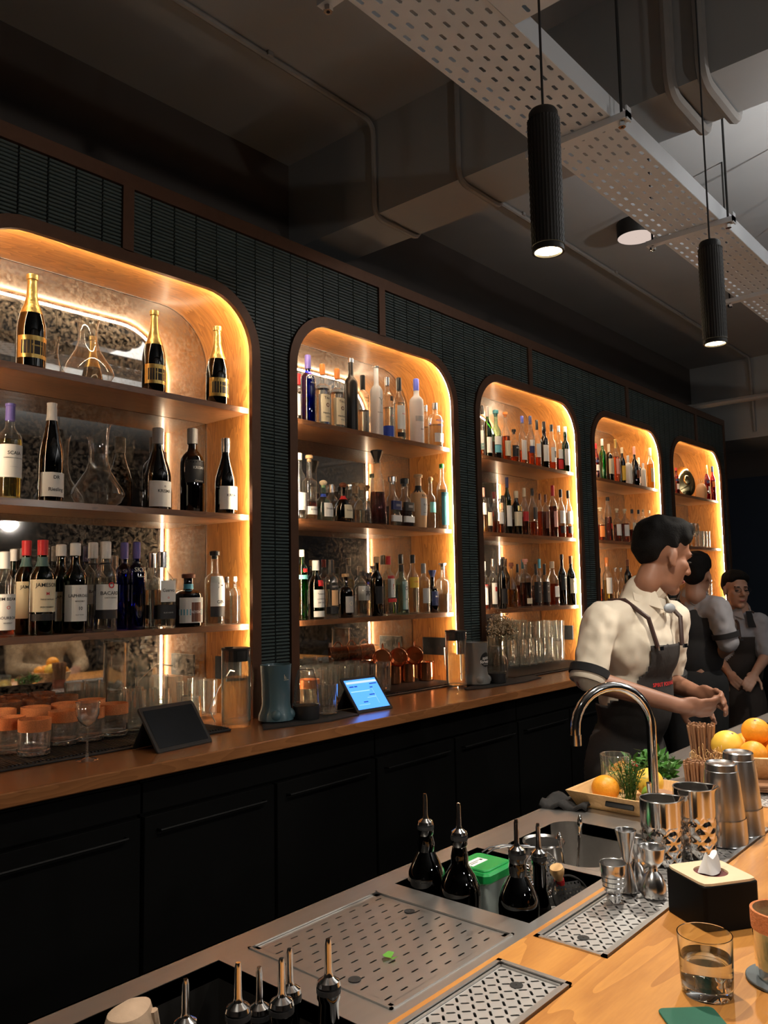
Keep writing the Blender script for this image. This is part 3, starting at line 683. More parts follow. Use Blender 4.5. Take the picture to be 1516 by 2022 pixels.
def bottle(x, y, z, H, R, prof, glass, liquid, cap, labels, texts, sq=0, n=20, label='', group=None, name='bottle', rz=0, cat='bottle'):
    """cap: (colour, kind, length share); labels: (colour, z0, z1, arc); texts: (string, size share, z share, colour)"""
    t = thing(name, label, cat, (x, y, z), rz, group)
    p = PROF[prof]; capk, caplen = (cap[1], cap[2]) if cap else ('', 0)
    Hg = H*(1-caplen*(.55 if capk in ('stop', 'ball', 'flare') else .0))
    pr = [(r*R, zz*Hg, 1 if zz < .62 else .15) for r, zz in p]
    pr = [(.3*R, .012*Hg, 1)]+pr if sq == 0 else pr
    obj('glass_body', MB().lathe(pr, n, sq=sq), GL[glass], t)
    if liquid:
        lv, lc = liquid; q = [(prof_r(p, .025)*R*.91, .025*Hg, 1)]
        for r, zz in p:
            if .03 < zz < lv: q.append((r*R*.93, zz*Hg, 1 if zz < .62 else .15))
        q.append((prof_r(p, lv)*R*.93, lv*Hg, 1 if lv < .62 else .15))
        obj('liquid', MB().lathe(q, n, sq=sq), LQ[lc], t)
    if cap:
        rn = p[-1][0]*R; cm = CP[cap[0]]; m = MB()
        if capk == 'screw': m.lathe([(rn*1.12, H*(1-caplen)), (rn*1.14, H*(1-caplen*.5)), (rn*1.12, H*.995), (rn*.9, H*1.004)], 16)
        elif capk == 'foil': m.lathe([(prof_r(p, 1-caplen)*R+.0006, H*(1-caplen))]+[(r*R+.0007, zz*H) for r, zz in p if zz > 1-caplen]+[(rn*.8, H*1.003)], 16)
        elif capk == 'stop': m.lathe([(rn*.85, Hg-.012), (rn*.85, Hg), (rn*1.45, Hg+.001), (rn*1.5, H*.985), (rn*1.2, H)], 16)
        elif capk == 'ball': m.lathe([(rn*.8, Hg-.01), (rn*.8, Hg)]+[(rn*1.55*math.sin(a)+.0001, Hg+(H-Hg)*(.5-.5*math.cos(a))) for a in (.7, 1.1, 1.57, 2.1, 2.6, 3.0)], 16)
        elif capk == 'flare': m.lathe([(rn*.8, Hg-.015), (rn*.9, Hg), (rn*1.1, Hg+(H-Hg)*.1), (rn*1.9, H*.985), (rn*1.8, H)], 8)
        obj('cap', m, cm, t)
    for lc, a, b, arc in labels:
        m = super_strip(R, Hg, a, b, sq, arc, 24) if sq and b < .66 else label_strip(p, R, Hg, a, b, arc)
        obj('label', m, LB[lc], t)
    byc = {}
    for s, size, zz, c in texts: byc.setdefault(c, []).append((s, size, zz))
    for c, L in byc.items():
        for s, size, zz in L:
            m = MB()
            r = prof_r(p, zz)*R
            lettering(m, s, size*R, zz*Hg, (r if not sq else None) and r+.0012, M=None if not sq else Matrix.Translation((0, -R-.0014, 0)))
            obj('lettering', m.mesh('lettering', 0), LB[c], t)
    return t
def T(*a): return list(a)
# rows: (x, top y, width in the photograph, rows back from the shelf edge, shape, glass, liquid, cap, labels, prints, squareness, words)
FR, MID, BK = .055, .138, .205
WL = ('white', .16, .48, 70)
ROWS = {
 (0, 0): [
  (64, 544, 56, FR, 'spark', 'black', None, ('gold', 'foil', .42), [('gold', .10, .33, 80), ('black', .14, .28, 62)], T(('Prosecco', .20, .23, 'gold')), 0, 'large gold-foiled sparkling wine bottle left of the decanter'),
  (304.6, 615, 45, FR, 'spark', 'black', None, ('gold', 'foil', .42), [('gold', .10, .33, 80), ('black', .14, .28, 62)], T(('Prosecco', .20, .23, 'gold')), 0, 'gold-foiled sparkling wine bottle right of the decanter'),
  (429, 646, 44, FR, 'spark', 'black', None, ('gold', 'foil', .42), [('gold', .10, .33, 80), ('black', .14, .28, 62)], T(('Prosecco', .20, .23, 'gold')), 0, 'gold-foiled sparkling wine bottle at the far right')],
 (0, 1): [
  (21, 798, 46, FR, 'bord', 'clear', (.62, 'pale'), ('purple', 'foil', .18), [('white', .22, .56, 88)], T(('SCAIA', .42, .47, 'ink'), ('GARGANEGA CHARDONNAY', .13, .42, 'ink'), ('~~~~~~', .2, .33, 'lgrey')), 0, 'clear white wine bottle with purple capsule'),
  (103, 797, 48, FR, 'hock', 'black', None, ('white', 'foil', .18), [('white', .05, .29, 75)], T(('DR', .4, .24, 'ink'), ('Riesling', .42, .12, 'ink')), 0, 'black wine bottle with white capsule and low white label'),
  (312, 846, 51, MID, 'burg', 'olive', None, ('grey', 'screw', .19), [('white', .06, .36, 70)], T(('KRISMA', .34, .24, 'ink'), ('o', .3, .30, 'ink')), 0, 'dark green wine bottle with rounded white label'),
  (380, 847, 46, MID, 'bord', 'black', None, ('grey', 'screw', .18), [('black', .36, .62, 70)], T(('KRISMA', .34, .53, 'lgrey'), ('Cabernet', .22, .38, 'lgrey')), 0, 'black wine bottle with black label'),
  (446, 866, 43, FR, 'burg', 'black', None, ('silver', 'screw', .19), [('white', .06, .36, 70)], T(('KRISMA', .34, .24, 'ink'), ('o', .3, .30, 'ink')), 0, 'dark wine bottle with silver cap and white label')],
 (0, 2): [
  (10, 1090, 42, FR, 'whisky', 'clear', (.42, 'amber'), ('white', 'screw', .2), [('white', .08, .50, 80)], T(('JIM BEAM', .40, .44, 'ink'), ('O', .45, .34, 'red'), ('BOURBON', .36, .22, 'ink'), ('WHISKEY', .2, .16, 'ink')), 0, 'clear bourbon bottle with white label and red seal'),
  (27, 1085, 30, BK, 'whisky', 'green', None, ('white', 'screw', .14), [], [], 0, 'dark green bottle with white cap standing behind'),
  (53, 1068, 44, MID, 'whisky', 'green', None, ('red', 'foil', .16), [('tealdark', .72, .82, 180), ('cream', .17, .56, 75)], T(('JAMESON', .42, .50, 'ink')), 0, 'green whiskey bottle with red cap, half hidden behind its twin'),
  (85, 1067, 49, FR, 'whisky', 'green', None, ('red', 'foil', .16), [('tealdark', .72, .82, 180), ('cream', .24, .58, 82), ('black', .15, .22, 82)], T(('JAMESON', .44, .52, 'ink'), ('M', .36, .43, 'red'), ('TRIPLE DISTILLED', .15, .37, 'ink'), ('IRISH WHISKEY', .17, .29, 'ink')), 0, 'green whiskey bottle with red cap and cream label'),
  (121, 1076, 44, MID, 'whisky', 'green', None, ('white', 'screw', .13), [('white', .13, .46, 75)], T(('LAPHROAIG', .36, .40, 'ink')), 0, 'green whisky bottle with white cap, behind its twin'),
  (149, 1073, 46, FR, 'whisky', 'green', None, ('white', 'screw', .14), [('white', .13, .53, 78)], T(('LAPHROAIG', .37, .41, 'ink'), ('10', .42, .27, 'ink'), ('SINGLE MALT', .15, .35, 'ink'), ('* ', .3, .48, 'lgrey'), ('ISLAY WHISKY', .12, .20, 'ink')), 0, 'green whisky bottle with white cap and white label'),
  (184, 1072, 42, MID, 'whisky', 'clear', (.6, 'clear'), ('white', 'screw', .18), [('black', .745, .765, 180), ('white', .3, .52, 70)], T(('BACARDI', .40, .44, 'ink')), 0, 'clear rum bottle with white cap, behind its twin'),
  (209, 1070, 46, FR, 'whisky', 'clear', (.6, 'clear'), ('white', 'screw', .19), [('black', .745, .765, 180), ('white', .24, .52, 75), ('black', .14, .235, 75)], T(('BACARDI', .44, .42, 'ink'), ('o', 1.1, .52, 'red'), ('CARTA BLANCA', .16, .37, 'ink')), 0, 'clear rum bottle with white cap and red emblem'),
  (246, 1072, 36, MID, 'spirit', 'blue', None, ('purple', 'screw', .19), [], T(('SKYY', .62, .66, 'lgrey')), 0, 'cobalt blue vodka bottle, left of two'),
  (270, 1071, 36, FR, 'spirit', 'blue', None, ('purple', 'screw', .19), [], T(('SKYY', .66, .68, 'white'), ('VODKA', .24, .60, 'lgrey')), 0, 'cobalt blue vodka bottle, right of two'),
  (301, 1092, 38, MID, 'whisky', 'clear', (.5, 'clear'), ('silver', 'screw', .2), [('black', .12, .3, 70)], [], .5, 'clear tequila bottle with silver cap, behind its twin'),
  (321, 1090, 45, FR, 'whisky', 'clear', (.5, 'clear'), ('silver', 'screw', .21), [('white', .34, .62, 40), ('black', .12, .30, 78)], T(('Cuervo', .42, .49, 'ink'), ('BLUE AGAVE', .18, .2, 'lgrey'), ('o', .4, .4, 'red')), .5, 'clear squared tequila bottle with silver cap'),
  (372, 1133, 55, FR, 'short', 'brown', None, ('brown', 'stop', .16), [('sky', .78, .88, 180), ('white', .08, .60, 72), ('brown', .1, .5, 22), ('sky', .24, .36, 74)], T(('CREYENTE', .26, .30, 'white')), 0, 'short dark brown bottle with blue banded label'),
  (424, 1088, 38, FR, 'spirit', 'clear', (.6, 'clear'), ('black', 'stop', .12), [('white', .27, .70, 62), ('black', .12, .265, 62)], T(('>', 1.1, .56, 'ink'), ('GIN', .48, .33, 'ink')), 0, 'tall clear gin bottle with white label'),
  (449, 1139, 26, MID, 'short', 'clear', (.5, 'clear'), ('silver', 'screw', .12), [], [], 0, 'small clear bottle behind the tall gin'),
  (464, 1139, 21, FR, 'short', 'clear', (.6, 'clear'), ('white', 'screw', .1), [], [], 0, 'small slim clear bottle at the shelf end')],
 (1, 0): [
  (588, 739, 28, MID, 'whisky', 'clear', (.4, 'clear'), ('red', 'screw', .2), [('white', .2, .6, 70)], [], 0, 'clear bottle with red cap'),
  (607.5, 702, 30, FR, 'spirit', 'blue', None, ('purple', 'screw', .2), [], T(('SKYY', .66, .66, 'white'), ('VODKA', .24, .58, 'lgrey')), 0, 'cobalt blue vodka bottle'),
  (636, 720, 29, FR, 'vodka', 'clear', (.6, 'clear'), ('orange', 'screw', .17), [('cream', .06, .50, 75)], T(("Tito's", .50, .44, 'ink'), ('o', 1.2, .34, 'brown'), ('Handmade', .34, .2, 'ink'), ('VODKA', .2, .14, 'ink')), 0, 'clear vodka bottle with orange cap and tan label, left of two'),
  (665, 729, 29, FR, 'vodka', 'clear', (.6, 'clear'), ('orange', 'screw', .17), [('cream', .06, .50, 75)], T(("Tito's", .50, .44, 'ink'), ('o', 1.2, .34, 'brown'), ('Handmade', .34, .2, 'ink'), ('VODKA', .2, .14, 'ink')), 0, 'clear vodka bottle with orange cap and tan label, right of two'),
  (692, 708, 27, FR, 'spirit', 'matte', None, ('silver', 'screw', .06), [], [], 0, 'matte black vodka bottle'),
  (715.5, 742, 25, FR, 'spirit', 'clear', (.4, 'clear'), ('black', 'screw', .24), [], T(('HAKU', .42, .60, 'ink'), ('VODKA', .3, .55, 'ink')), 0, 'clear vodka bottle with dark neck'),
  (742, 722, 25, FR, 'spirit', 'frost', None, ('silver', 'stop', .06), [], T(('Belvedere', .36, .34, 'lgrey'), ('Y', 1.6, .5, 'lgrey')), 0, 'tall frosted vodka bottle with tree print'),
  (764, 745, 24, FR, 'spirit', 'clear', (.5, 'clear'), ('silver', 'screw', .14), [('blue', .03, .2, 100), ('black', .6, .68, 20)], T(('R', .4, .36, 'red')), 0, 'clear vodka bottle with blue foot'),
  (787, 746.6, 23, FR, 'whisky', 'clear', (.6, 'clear'), ('black', 'screw', .2), [('white', .18, .55, 70), ('black', .06, .13, 70)], T(('Ketel', .34, .42, 'red')), 0, 'clear vodka bottle with black cap and white label'),
  (821, 749, 28, FR, 'spirit', 'frost', None, ('blue', 'screw', .18), [('lgrey', .34, .42, 60)], T(('GREY', .3, .22, 'navy')), 0, 'frosted vodka bottle with blue cap'),
  (840, 801, 22, BK, 'short', 'clear', (.5, 'clear'), ('silver', 'screw', .14), [], T(('ABS', .4, .55, 'blue')), 0, 'clear vodka bottle with blue print standing behind'),
  (858.5, 796, 30, FR, 'short', 'clear', (.5, 'clear'), ('silver', 'screw', .15), [('white', .1, .3, 60)], T(('ABSOLUT', .40, .58, 'blue'), ('VODKA', .36, .48, 'blue')), 0, 'clear vodka bottle with bold blue print')],
 (1, 1): [
  (590, 895, 28, FR, 'whisky', 'clear', (.3, 'clear'), ('white', 'screw', .1), [('white', .14, .4, 60)], [], 0, 'clear bottle cut by the niche edge'),
  (610, 899, 30, FR, 'vodka', 'clear', (.3, 'amber'), ('tan', 'stop', .1), [('white', .09, .22, 80)], T(('CODIGO', .3, .17, 'ink')), 0, 'tall clear bottle with wooden stopper, amber below'),
  (638, 948, 38, FR, 'squat', 'teal', (.45, 'clear'), ('cream', 'ball', .24), [('white', .12, .5, 40), ('blue', .68, .76, 180)], T(('DonJulio', .26, .34, 'ink')), 0, 'round aqua tequila bottle with oval white label'),
  (654, 957, 26, BK, 'whisky', 'clear', (.5, 'clear'), ('silver', 'screw', .2), [], [], 0, 'clear bottle with silver cap in the back row'),
  (677, 952.6, 37, FR, 'squat', 'brown', None, ('brown', 'ball', .24), [('cream', .12, .5, 38), ('red', .66, .76, 180)], T(('DonJulio', .24, .34, 'ink')), 0, 'round dark brown tequila bottle with wooden knob'),
  (690, 956, 26, BK, 'whisky', 'clear', (.4, 'dark'), ('silver', 'stop', .12), [], [], 0, 'small clear bottle in the back row'),
  (714, 954, 37, FR, 'squat', 'clear', (.38, 'clear'), ('cork', 'ball', .2), [], [], 0, 'round clear tequila bottle with ball cork'),
  (744, 890, 36, FR, 'cone', 'clear', (.5, 'dark'), ('black', 'flare', .22), [], [], 0, 'tall conical decanter with flared black stopper, half full of amber spirit'),
  (774, 941, 30, FR, 'taper', 'clear', (.45, 'clear'), ('silver', 'stop', .2), [('navy', .36, .56, 60), ('white', .1, .24, 60)], T(('1800', .5, .46, 'lgrey')), .7, 'tapered clear tequila bottle with silver stopper'),
  (798, 945, 31, FR, 'taper', 'clear', (.45, 'dark'), ('black', 'stop', .2), [('black', .36, .56, 60), ('white', .1, .24, 60)], T(('1800', .5, .46, 'lgrey')), .7, 'tapered dark tequila bottle with black stopper'),
  (825, 937, 34, FR, 'kah', 'tan', None, ('cork', 'stop', .12), [('black', .70, .84, 180), ('lgrey', .24, .58, 36)], T(('KAH', .42, .63, 'ink'), ('o o', .42, .46, 'ink'), ('v', .24, .38, 'ink'), ('=====', .2, .30, 'ink')), 0, 'tan painted bottle with skull face'),
  (849, 941, 20, FR, 'spirit', 'clear', (.5, 'clear'), ('cork', 'ball', .18), [('aqua', .34, .56, 60)], [], 0, 'slim ribbed clear bottle with ball cork'),
  (873, 917, 23, FR, 'whisky', 'clear', (.6, 'clear'), ('green', 'screw', .06), [('teal', .06, .56, 62), ('black', .5, .56, 62)], [], 0, 'tall clear bottle with dark teal label')],
 (1, 2): [
  (595.6, 1086, 23, FR, 'tall', 'bright', (.66, 'green'), ('white', 'screw', .1), [('red', .68, .73, 30), ('aqua', .58, .64, 100)], [], 0, 'bright green gin bottle, glowing at the niche edge'),
  (623, 1107, 32, FR, 'whisky', 'green', None, ('white', 'screw', .17), [('white', .2, .50, 60), ('white', .04, .14, 60), ('red', .56, .66, 26)], T(('Tanqueray', .26, .43, 'ink'), ('LONDON', .26, .34, 'ink'), ('DRY GIN', .26, .28, 'ink')), 0, 'dark green gin bottle with white label and red seal'),
  (653, 1106, 27, FR, 'spirit', 'clear', (.6, 'clear'), ('black', 'screw', .22), [('black', .5, .58, 90), ('tan', .22, .48, 40), ('black', .08, .2, 90)], T(('NIPPON', .36, .54, 'lgrey')), 0, 'clear gin bottle with dark patterned label'),
  (681.6, 1133, 30, FR, 'short', 'brown', None, ('cork', 'stop', .14), [('lgrey', .12, .52, 46)], T(('O', .8, .34, 'cream')), 0, 'small dark brown bottle with grey crest label'),
  (714, 1129, 33, FR, 'short', 'clear', (.5, 'clear'), ('black', 'screw', .1), [('white', .36, .68, 74), ('lgrey', .36, .68, 20)], T(('六', .8, .52, 'ink'), ('/\\', .7, .5, 'ink')), .6, 'clear faceted gin bottle with cream label'),
  (743, 1100, 25, FR, 'bord', 'black', None, ('cork', 'screw', .1), [('black', .2, .5, 60)], [], 0, 'tall black bottle with tan top'),
  (766, 1099, 26, FR, 'spirit', 'clear', (.6, 'clear'), ('red', 'screw', .14), [('white', .3, .66, 55), ('red', .62, .67, 55), ('red', .22, .28, 55)], T(('!', 1.2, .48, 'red')), .5, 'clear gin bottle with red cap and guardsman label'),
  (791, 1095, 23, BK, 'whisky', 'clear', (.5, 'clear'), ('black', 'screw', .16), [], [], 0, 'clear bottle with black cap in the back row'),
  (792, 1115.5, 26, FR, 'spirit', 'aqua', (.6, 'clear'), ('black', 'screw', .14), [('white', .1, .66, 42)], T(('O', .9, .52, 'ink'), ('DRY', .3, .3, 'ink')), .5, 'pale aqua gin bottle with tall white label'),
  (814, 1096, 23, FR, 'whisky', 'clear', (.6, 'clear'), ('black', 'screw', .14), [('yellow', .44, .62, 80)], T(('GORDONS', .3, .54, 'red')), 0, 'clear gin bottle with yellow label'),
  (835.5, 1113, 24, FR, 'spirit', 'clear', (.5, 'clear'), ('grey', 'screw', .2), [('lgrey', .2, .5, 60)], [], 0, 'clear bottle with grey label'),
  (853, 1126, 23, FR, 'spirit', 'navy', None, ('navy', 'flare', .3), [('navy', .2, .6, 60)], T(('MARE', .36, .45, 'lgrey')), 0, 'dark blue gin bottle'),
  (877, 1112, 29, FR, 'short', 'clear', (.4, 'clear'), ('silver', 'flare', .14), [], [], .8, 'clear square decanter with glass stopper')],
 (2, 0): [
  (951, 802, 19, MID, 'spirit', 'clear', (.5, 'amber'), ('black', 'screw', .14), [('white', .2, .55, 80), ('aqua', .2, .32, 80)], [], 0, 'clear whisky bottle with white and turquoise label'),
  (961, 803, 16, FR, 'whisky', 'green', None, ('grey', 'screw', .2), [('white', .1, .4, 70)], [], 0, 'green whisky bottle with white label'),
  (978, 810, 20, FR, 'whisky', 'teal', (.4, 'dark'), ('teal', 'stop', .14), [('white', .32, .5, 75), ('sky', .15, .31, 75)], T(('12', .6, .23, 'white')), 0, 'pale teal whisky bottle with blue twelve label'),
  (997, 814, 17, FR, 'whisky', 'clear', (.54, 'amber'), ('orange', 'stop', .1), [('cream', .12, .44, 70)], [], 0, 'clear whisky bottle with cream label and orange stopper'),
  (1014, 848, 18, FR, 'short', 'clear', (.2, 'amber'), ('black', 'stop', .14), [('black', .2, .56, 80)], T(('ABER', .5, .48, 'white')), 0, 'short whisky bottle with black label'),
  (1030, 822, 15, FR, 'bulb', 'clear', (.3, 'rose'), ('blue', 'screw', .14), [('white', .1, .5, 75)], [], 0, 'clear whisky bottle with blue cap'),
  (1046, 822, 15, FR, 'bulb', 'clear', (.3, 'amber'), ('navy', 'screw', .16), [('navy', .26, .4, 80), ('white', .4, .52, 70)], [], 0, 'clear whisky bottle with navy label band'),
  (1059, 830, 13, FR, 'whisky', 'clear', (.22, 'amber'), ('black', 'screw', .2), [('white', .22, .5, 75)], [], 0, 'slim clear whisky bottle with black cap'),
  (1073, 833, 16, FR, 'bulb', 'olive', None, ('black', 'screw', .16), [('white', .16, .5, 75)], [], 0, 'dark whisky bottle with cream label'),
  (1088, 839, 15, FR, 'bulb', 'clear', (.2, 'amber'), ('black', 'screw', .14), [('white', .18, .5, 75), ('black', .28, .42, 20)], [], 0, 'clear whisky bottle with black bird on its label'),
  (1102, 841, 15, FR, 'bulb', 'clear', (.3, 'dark'), ('silver', 'screw', .14), [('red', .06, .26, 75), ('white', .28, .48, 70)], [], 0, 'whisky bottle with red and white label'),
  (1118, 844, 15, FR, 'bulb', 'green', None, ('white', 'screw', .2), [('white', .14, .5, 75)], [], 0, 'green whisky bottle with white cap at the shelf end')],
 (2, 1): [
  (954, 963.5, 11, FR, 'tall', 'clear', (.5, 'yellow'), ('pink', 'screw', .2), [('white', .4, .66, 90)], [], 0, 'slim bottle of bright yellow liqueur'),
  (964, 983, 14, FR, 'whisky', 'clear', (.6, 'dark'), ('black', 'screw', .15), [('cream', .2, .58, 70)], [], 0, 'dark rum bottle with cream label'),
  (975, 985, 10, MID, 'whisky', 'clear', (.4, 'amber'), ('silver', 'stop', .12), [], [], 0, 'small clear bottle'),
  (986, 985, 15, FR, 'short', 'clear', (.4, 'amber'), ('silver', 'stop', .14), [('white', .3, .66, 70)], [], 0, 'amber bottle with white label'),
  (1000, 943, 16, FR, 'whisky', 'green', None, ('navy', 'foil', .18), [('white', .14, .5, 70)], [], 0, 'tall green whisky bottle with white label'),
  (1018, 970, 21, FR, 'whisky', 'olive', None, ('cream', 'screw', .16), [('cream', .2, .52, 80), ('gold', .54, .66, 40)], [], 0, 'broad dark bottle with gold and cream label'),
  (1034, 964, 15, FR, 'whisky', 'clear', (.4, 'dark'), ('cream', 'screw', .18), [('red', .3, .5, 80)], [], 0, 'whisky bottle with red band'),
  (1050, 965, 16, FR, 'whisky', 'clear', (.3, 'amber'), ('black', 'screw', .15), [('black', .35, .6, 50)], [], .4, 'square whisky bottle with slanted black label'),
  (1065, 975, 12, MID, 'spirit', 'clear', (.6, 'amber'), ('brown', 'screw', .14), [], [], 0, 'small amber bottle'),
  (1076, 977, 15, FR, 'short', 'clear', (.6, 'dark'), ('brown', 'screw', .18), [('brown', .2, .6, 60)], [], 0, 'dark amber bottle with brown label'),
  (1090, 959, 17, FR, 'whisky', 'clear', (.6, 'dark'), ('red', 'foil', .2), [('pink', .2, .5, 50)], [], 0, 'amber whisky bottle with red wax top'),
  (1106, 967, 16, FR, 'whisky', 'clear', (.25, 'amber'), ('black', 'screw', .16), [('white', .3, .56, 75), ('black', .1, .24, 75)], [], 0, 'clear whisky bottle with cream label, left of a pair'),
  (1121, 969, 15, FR, 'whisky', 'clear', (.25, 'amber'), ('black', 'screw', .16), [('white', .3, .56, 75), ('black', .1, .24, 75)], [], 0, 'clear whisky bottle with cream label, right of a pair')],
 (2, 2): [
  (956, 1109, 12, FR, 'whisky', 'clear', (.5, 'amber'), ('white', 'screw', .18), [('white', .1, .5, 75), ('red', .45, .52, 75)], [], 0, 'bourbon bottle with white cap, red and white label'),
  (972, 1103.5, 15, FR, 'whisky', 'clear', (.5, 'dark'), ('silver', 'screw', .16), [('white', .1, .52, 75), ('red', .35, .44, 24)], [], 0, 'bourbon bottle with white label and red seal'),
  (990, 1104, 16, FR, 'whisky', 'olive', None, ('black', 'screw', .15), [('black', .1, .4, 70)], [], 0, 'dark bottle with black label'),
  (1008.6, 1111, 24, FR, 'squat', 'clear', (.45, 'yellow'), ('brown', 'stop', .16), [], [], 0, 'wide clear bottle of pale yellow spirit with brown stopper'),
  (1021, 1114, 12, BK, 'whisky', 'clear', (.5, 'amber'), ('black', 'screw', .2), [], [], 0, 'clear bottle with black cap in the back row'),
  (1036, 1104, 23, FR, 'short', 'clear', (.55, 'dark'), ('pink', 'stop', .12), [('cream', .08, .2, 50)], [], 0, 'wide amber bourbon bottle with low cream label'),
  (1057, 1114, 17, FR, 'short', 'clear', (.5, 'dark'), ('black', 'screw', .26), [('black', .1, .58, 85)], T(('Jack', .4, .48, 'white'), ('No 7', .3, .34, 'white')), .7, 'square whiskey bottle with black label, left of a pair'),
  (1064, 1104, 13, BK, 'whisky', 'clear', (.5, 'yellow'), ('sky', 'screw', .2), [], [], 0, 'bottle with light blue cap in the back row'),
  (1074, 1114, 17, FR, 'short', 'clear', (.5, 'dark'), ('black', 'screw', .26), [('black', .1, .58, 85)], T(('Jack', .4, .48, 'white'), ('No 7', .3, .34, 'white')), .7, 'square whiskey bottle with black label, right of a pair'),
  (1089, 1109, 22, FR, 'whisky', 'clear', (.5, 'amber'), ('cream', 'screw', .15), [('white', .2, .44, 40)], [], .5, 'broad clear bottle with golden spirit'),
  (1108, 1095, 16, FR, 'whisky', 'brown', None, ('black', 'screw', .1), [('black', .3, .6, 75)], T(('JAMES', .4, .54, 'white')), 0, 'brown whiskey bottle with black label'),
  (1126, 1098, 18, FR, 'whisky', 'olive', None, ('brown', 'foil', .16), [('cream', .24, .54, 75)], T(('JAMES', .4, .48, 'ink')), 0, 'dark green whiskey bottle with cream label')],
 (3, 0): [
  (1176, 876, 10, FR, 'whisky', 'red', (.6, 'red'), ('red', 'screw', .14), [('white', .24, .4, 70), ('navy', .46, .54, 80)], T(('CAM', .6, .5, 'white')), 0, 'red aperitif bottle with white label'),
  (1188, 867, 13, FR, 'spirit', 'bright', (.6, 'green'), ('white', 'screw', .16), [], [], 0, 'bright green liqueur bottle with white cap'),
  (1201, 877, 15, FR, 'short', 'black', None, ('cream', 'screw', .22), [('cream', .2, .6, 70)], [], .5, 'dark bottle with cream label and cream cap'),
  (1214, 868, 13, FR, 'bord', 'clear', (.6, 'rose'), ('gold', 'foil', .2), [('pink', .2, .55, 60)], [], 0, 'pink liqueur bottle with gold capsule'),
  (1227, 884, 12, FR, 'bord', 'black', None, ('cream', 'screw', .16), [('yellow', .1, .5, 75)], [], 0, 'dark bottle with yellow label'),
  (1239, 900, 14, FR, 'short', 'white', None, ('white', 'screw', .2), [], [], 0, 'cream coloured bottle'),
  (1251, 882, 18, FR, 'squat', 'black', None, ('pink', 'foil', .2), [('brown', .2, .4, 40)], [], 0, 'wide black bottle with pink gold top'),
  (1260, 904, 11, MID, 'spirit', 'black', None, ('cream', 'screw', .2), [('white', .2, .4, 60)], [], 0, 'small dark bottle'),
  (1269, 915, 10, FR, 'tall', 'white', None, ('white', 'screw', .1), [], [], 0, 'slim white bottle'),
  (1282, 885, 14, FR, 'whisky', 'clear', (.6, 'yellow'), ('cream', 'screw', .18), [('cream', .16, .5, 60)], [], 0, 'yellow liqueur bottle at the shelf end')],
 (3, 1): [
  (1184, 1002, 16, FR, 'whisky', 'clear', (.5, 'amber'), ('cream', 'stop', .1), [('orange', .12, .46, 75)], [], 0, 'clear bottle with orange label'),
  (1199, 982, 17, FR, 'cone', 'clear', (.55, 'dark'), ('black', 'screw', .08), [('red', .28, .4, 20)], [], 0, 'tall clear bottle half full of dark red spirit'),
  (1217, 1004, 15, FR, 'short', 'clear', (.55, 'dark'), ('cream', 'stop', .12), [('white', .2, .56, 75)], [], 0, 'whisky bottle with wide pale label, left of a pair'),
  (1232.5, 1005, 15, FR, 'short', 'clear', (.6, 'dark'), ('cream', 'stop', .12), [('white', .2, .56, 75)], [], 0, 'whisky bottle with wide pale label, right of a pair'),
  (1247, 1006, 13, FR, 'whisky', 'clear', (.4, 'dark'), ('black', 'screw', .12), [('cream', .36, .6, 60)], [], 0, 'whisky bottle with black cap'),
  (1260, 1007, 12, FR, 'whisky', 'clear', (.6, 'dark'), ('black', 'screw', .12), [('red', .2, .6, 60)], [], 0, 'dark whisky bottle with red label'),
  (1269, 1006, 9, FR, 'tall', 'clear', (.3, 'clear'), ('cork', 'screw', .08), [], [], 0, 'slim clear bottle, left of a pair'),
  (1281, 1008, 9, FR, 'tall', 'clear', (.3, 'clear'), ('cork', 'screw', .08), [], [], 0, 'slim clear bottle, right of a pair')],
 (3, 2): [
  (1184, 1122, 10, FR, 'short', 'clear', (.4, 'amber'), ('black', 'screw', .14), [], [], 0, 'small clear bottle with black cap'),
  (1197, 1101, 18, FR, 'bulb', 'clear', (.5, 'pale'), ('orange', 'screw', .2), [('white', .2, .55, 75)], [], 0, 'pale rum bottle with orange capsule'),
  (1214, 1121, 10, MID, 'whisky', 'clear', (.3, 'clear'), ('silver', 'stop', .12), [], [], 0, 'small clear bottle, left of a pair'),
  (1225, 1121, 10, MID, 'whisky', 'clear', (.3, 'clear'), ('silver', 'stop', .12), [], [], 0, 'small clear bottle, right of a pair'),
  (1238, 1105, 14, FR, 'bord', 'olive', None, ('brown', 'foil', .16), [('cream', .2, .5, 60)], [], 0, 'green wine-shaped bottle beside the bartender')],
 (4, 0): [
  (1334, 924, 10, FR, 'whisky', 'red', (.6, 'red'), ('red', 'screw', .1), [('white', .2, .4, 60), ('navy', .5, .58, 80)], T(('CAM', .6, .54, 'white')), 0, 'red aperitif bottle at the left edge'),
  (1394, 919, 10, FR, 'whisky', 'red', (.6, 'red'), ('gold', 'screw', .24), [('white', .2, .4, 50), ('navy', .48, .56, 80)], T(('CAM', .6, .52, 'white')), 0, 'red aperitif bottle with gold cap'),
  (1408, 922, 10, FR, 'whisky', 'red', (.6, 'red'), ('navy', 'screw', .16), [('orange', .4, .56, 80)], [], 0, 'red bottle at the shelf end')],
}
SHN = ('top', 'middle', 'bottom')
def shelf_pt(px_, py_, sh, row):
    Y = W+row+.03; p = at_y(px_, py_, Y); return p, Y
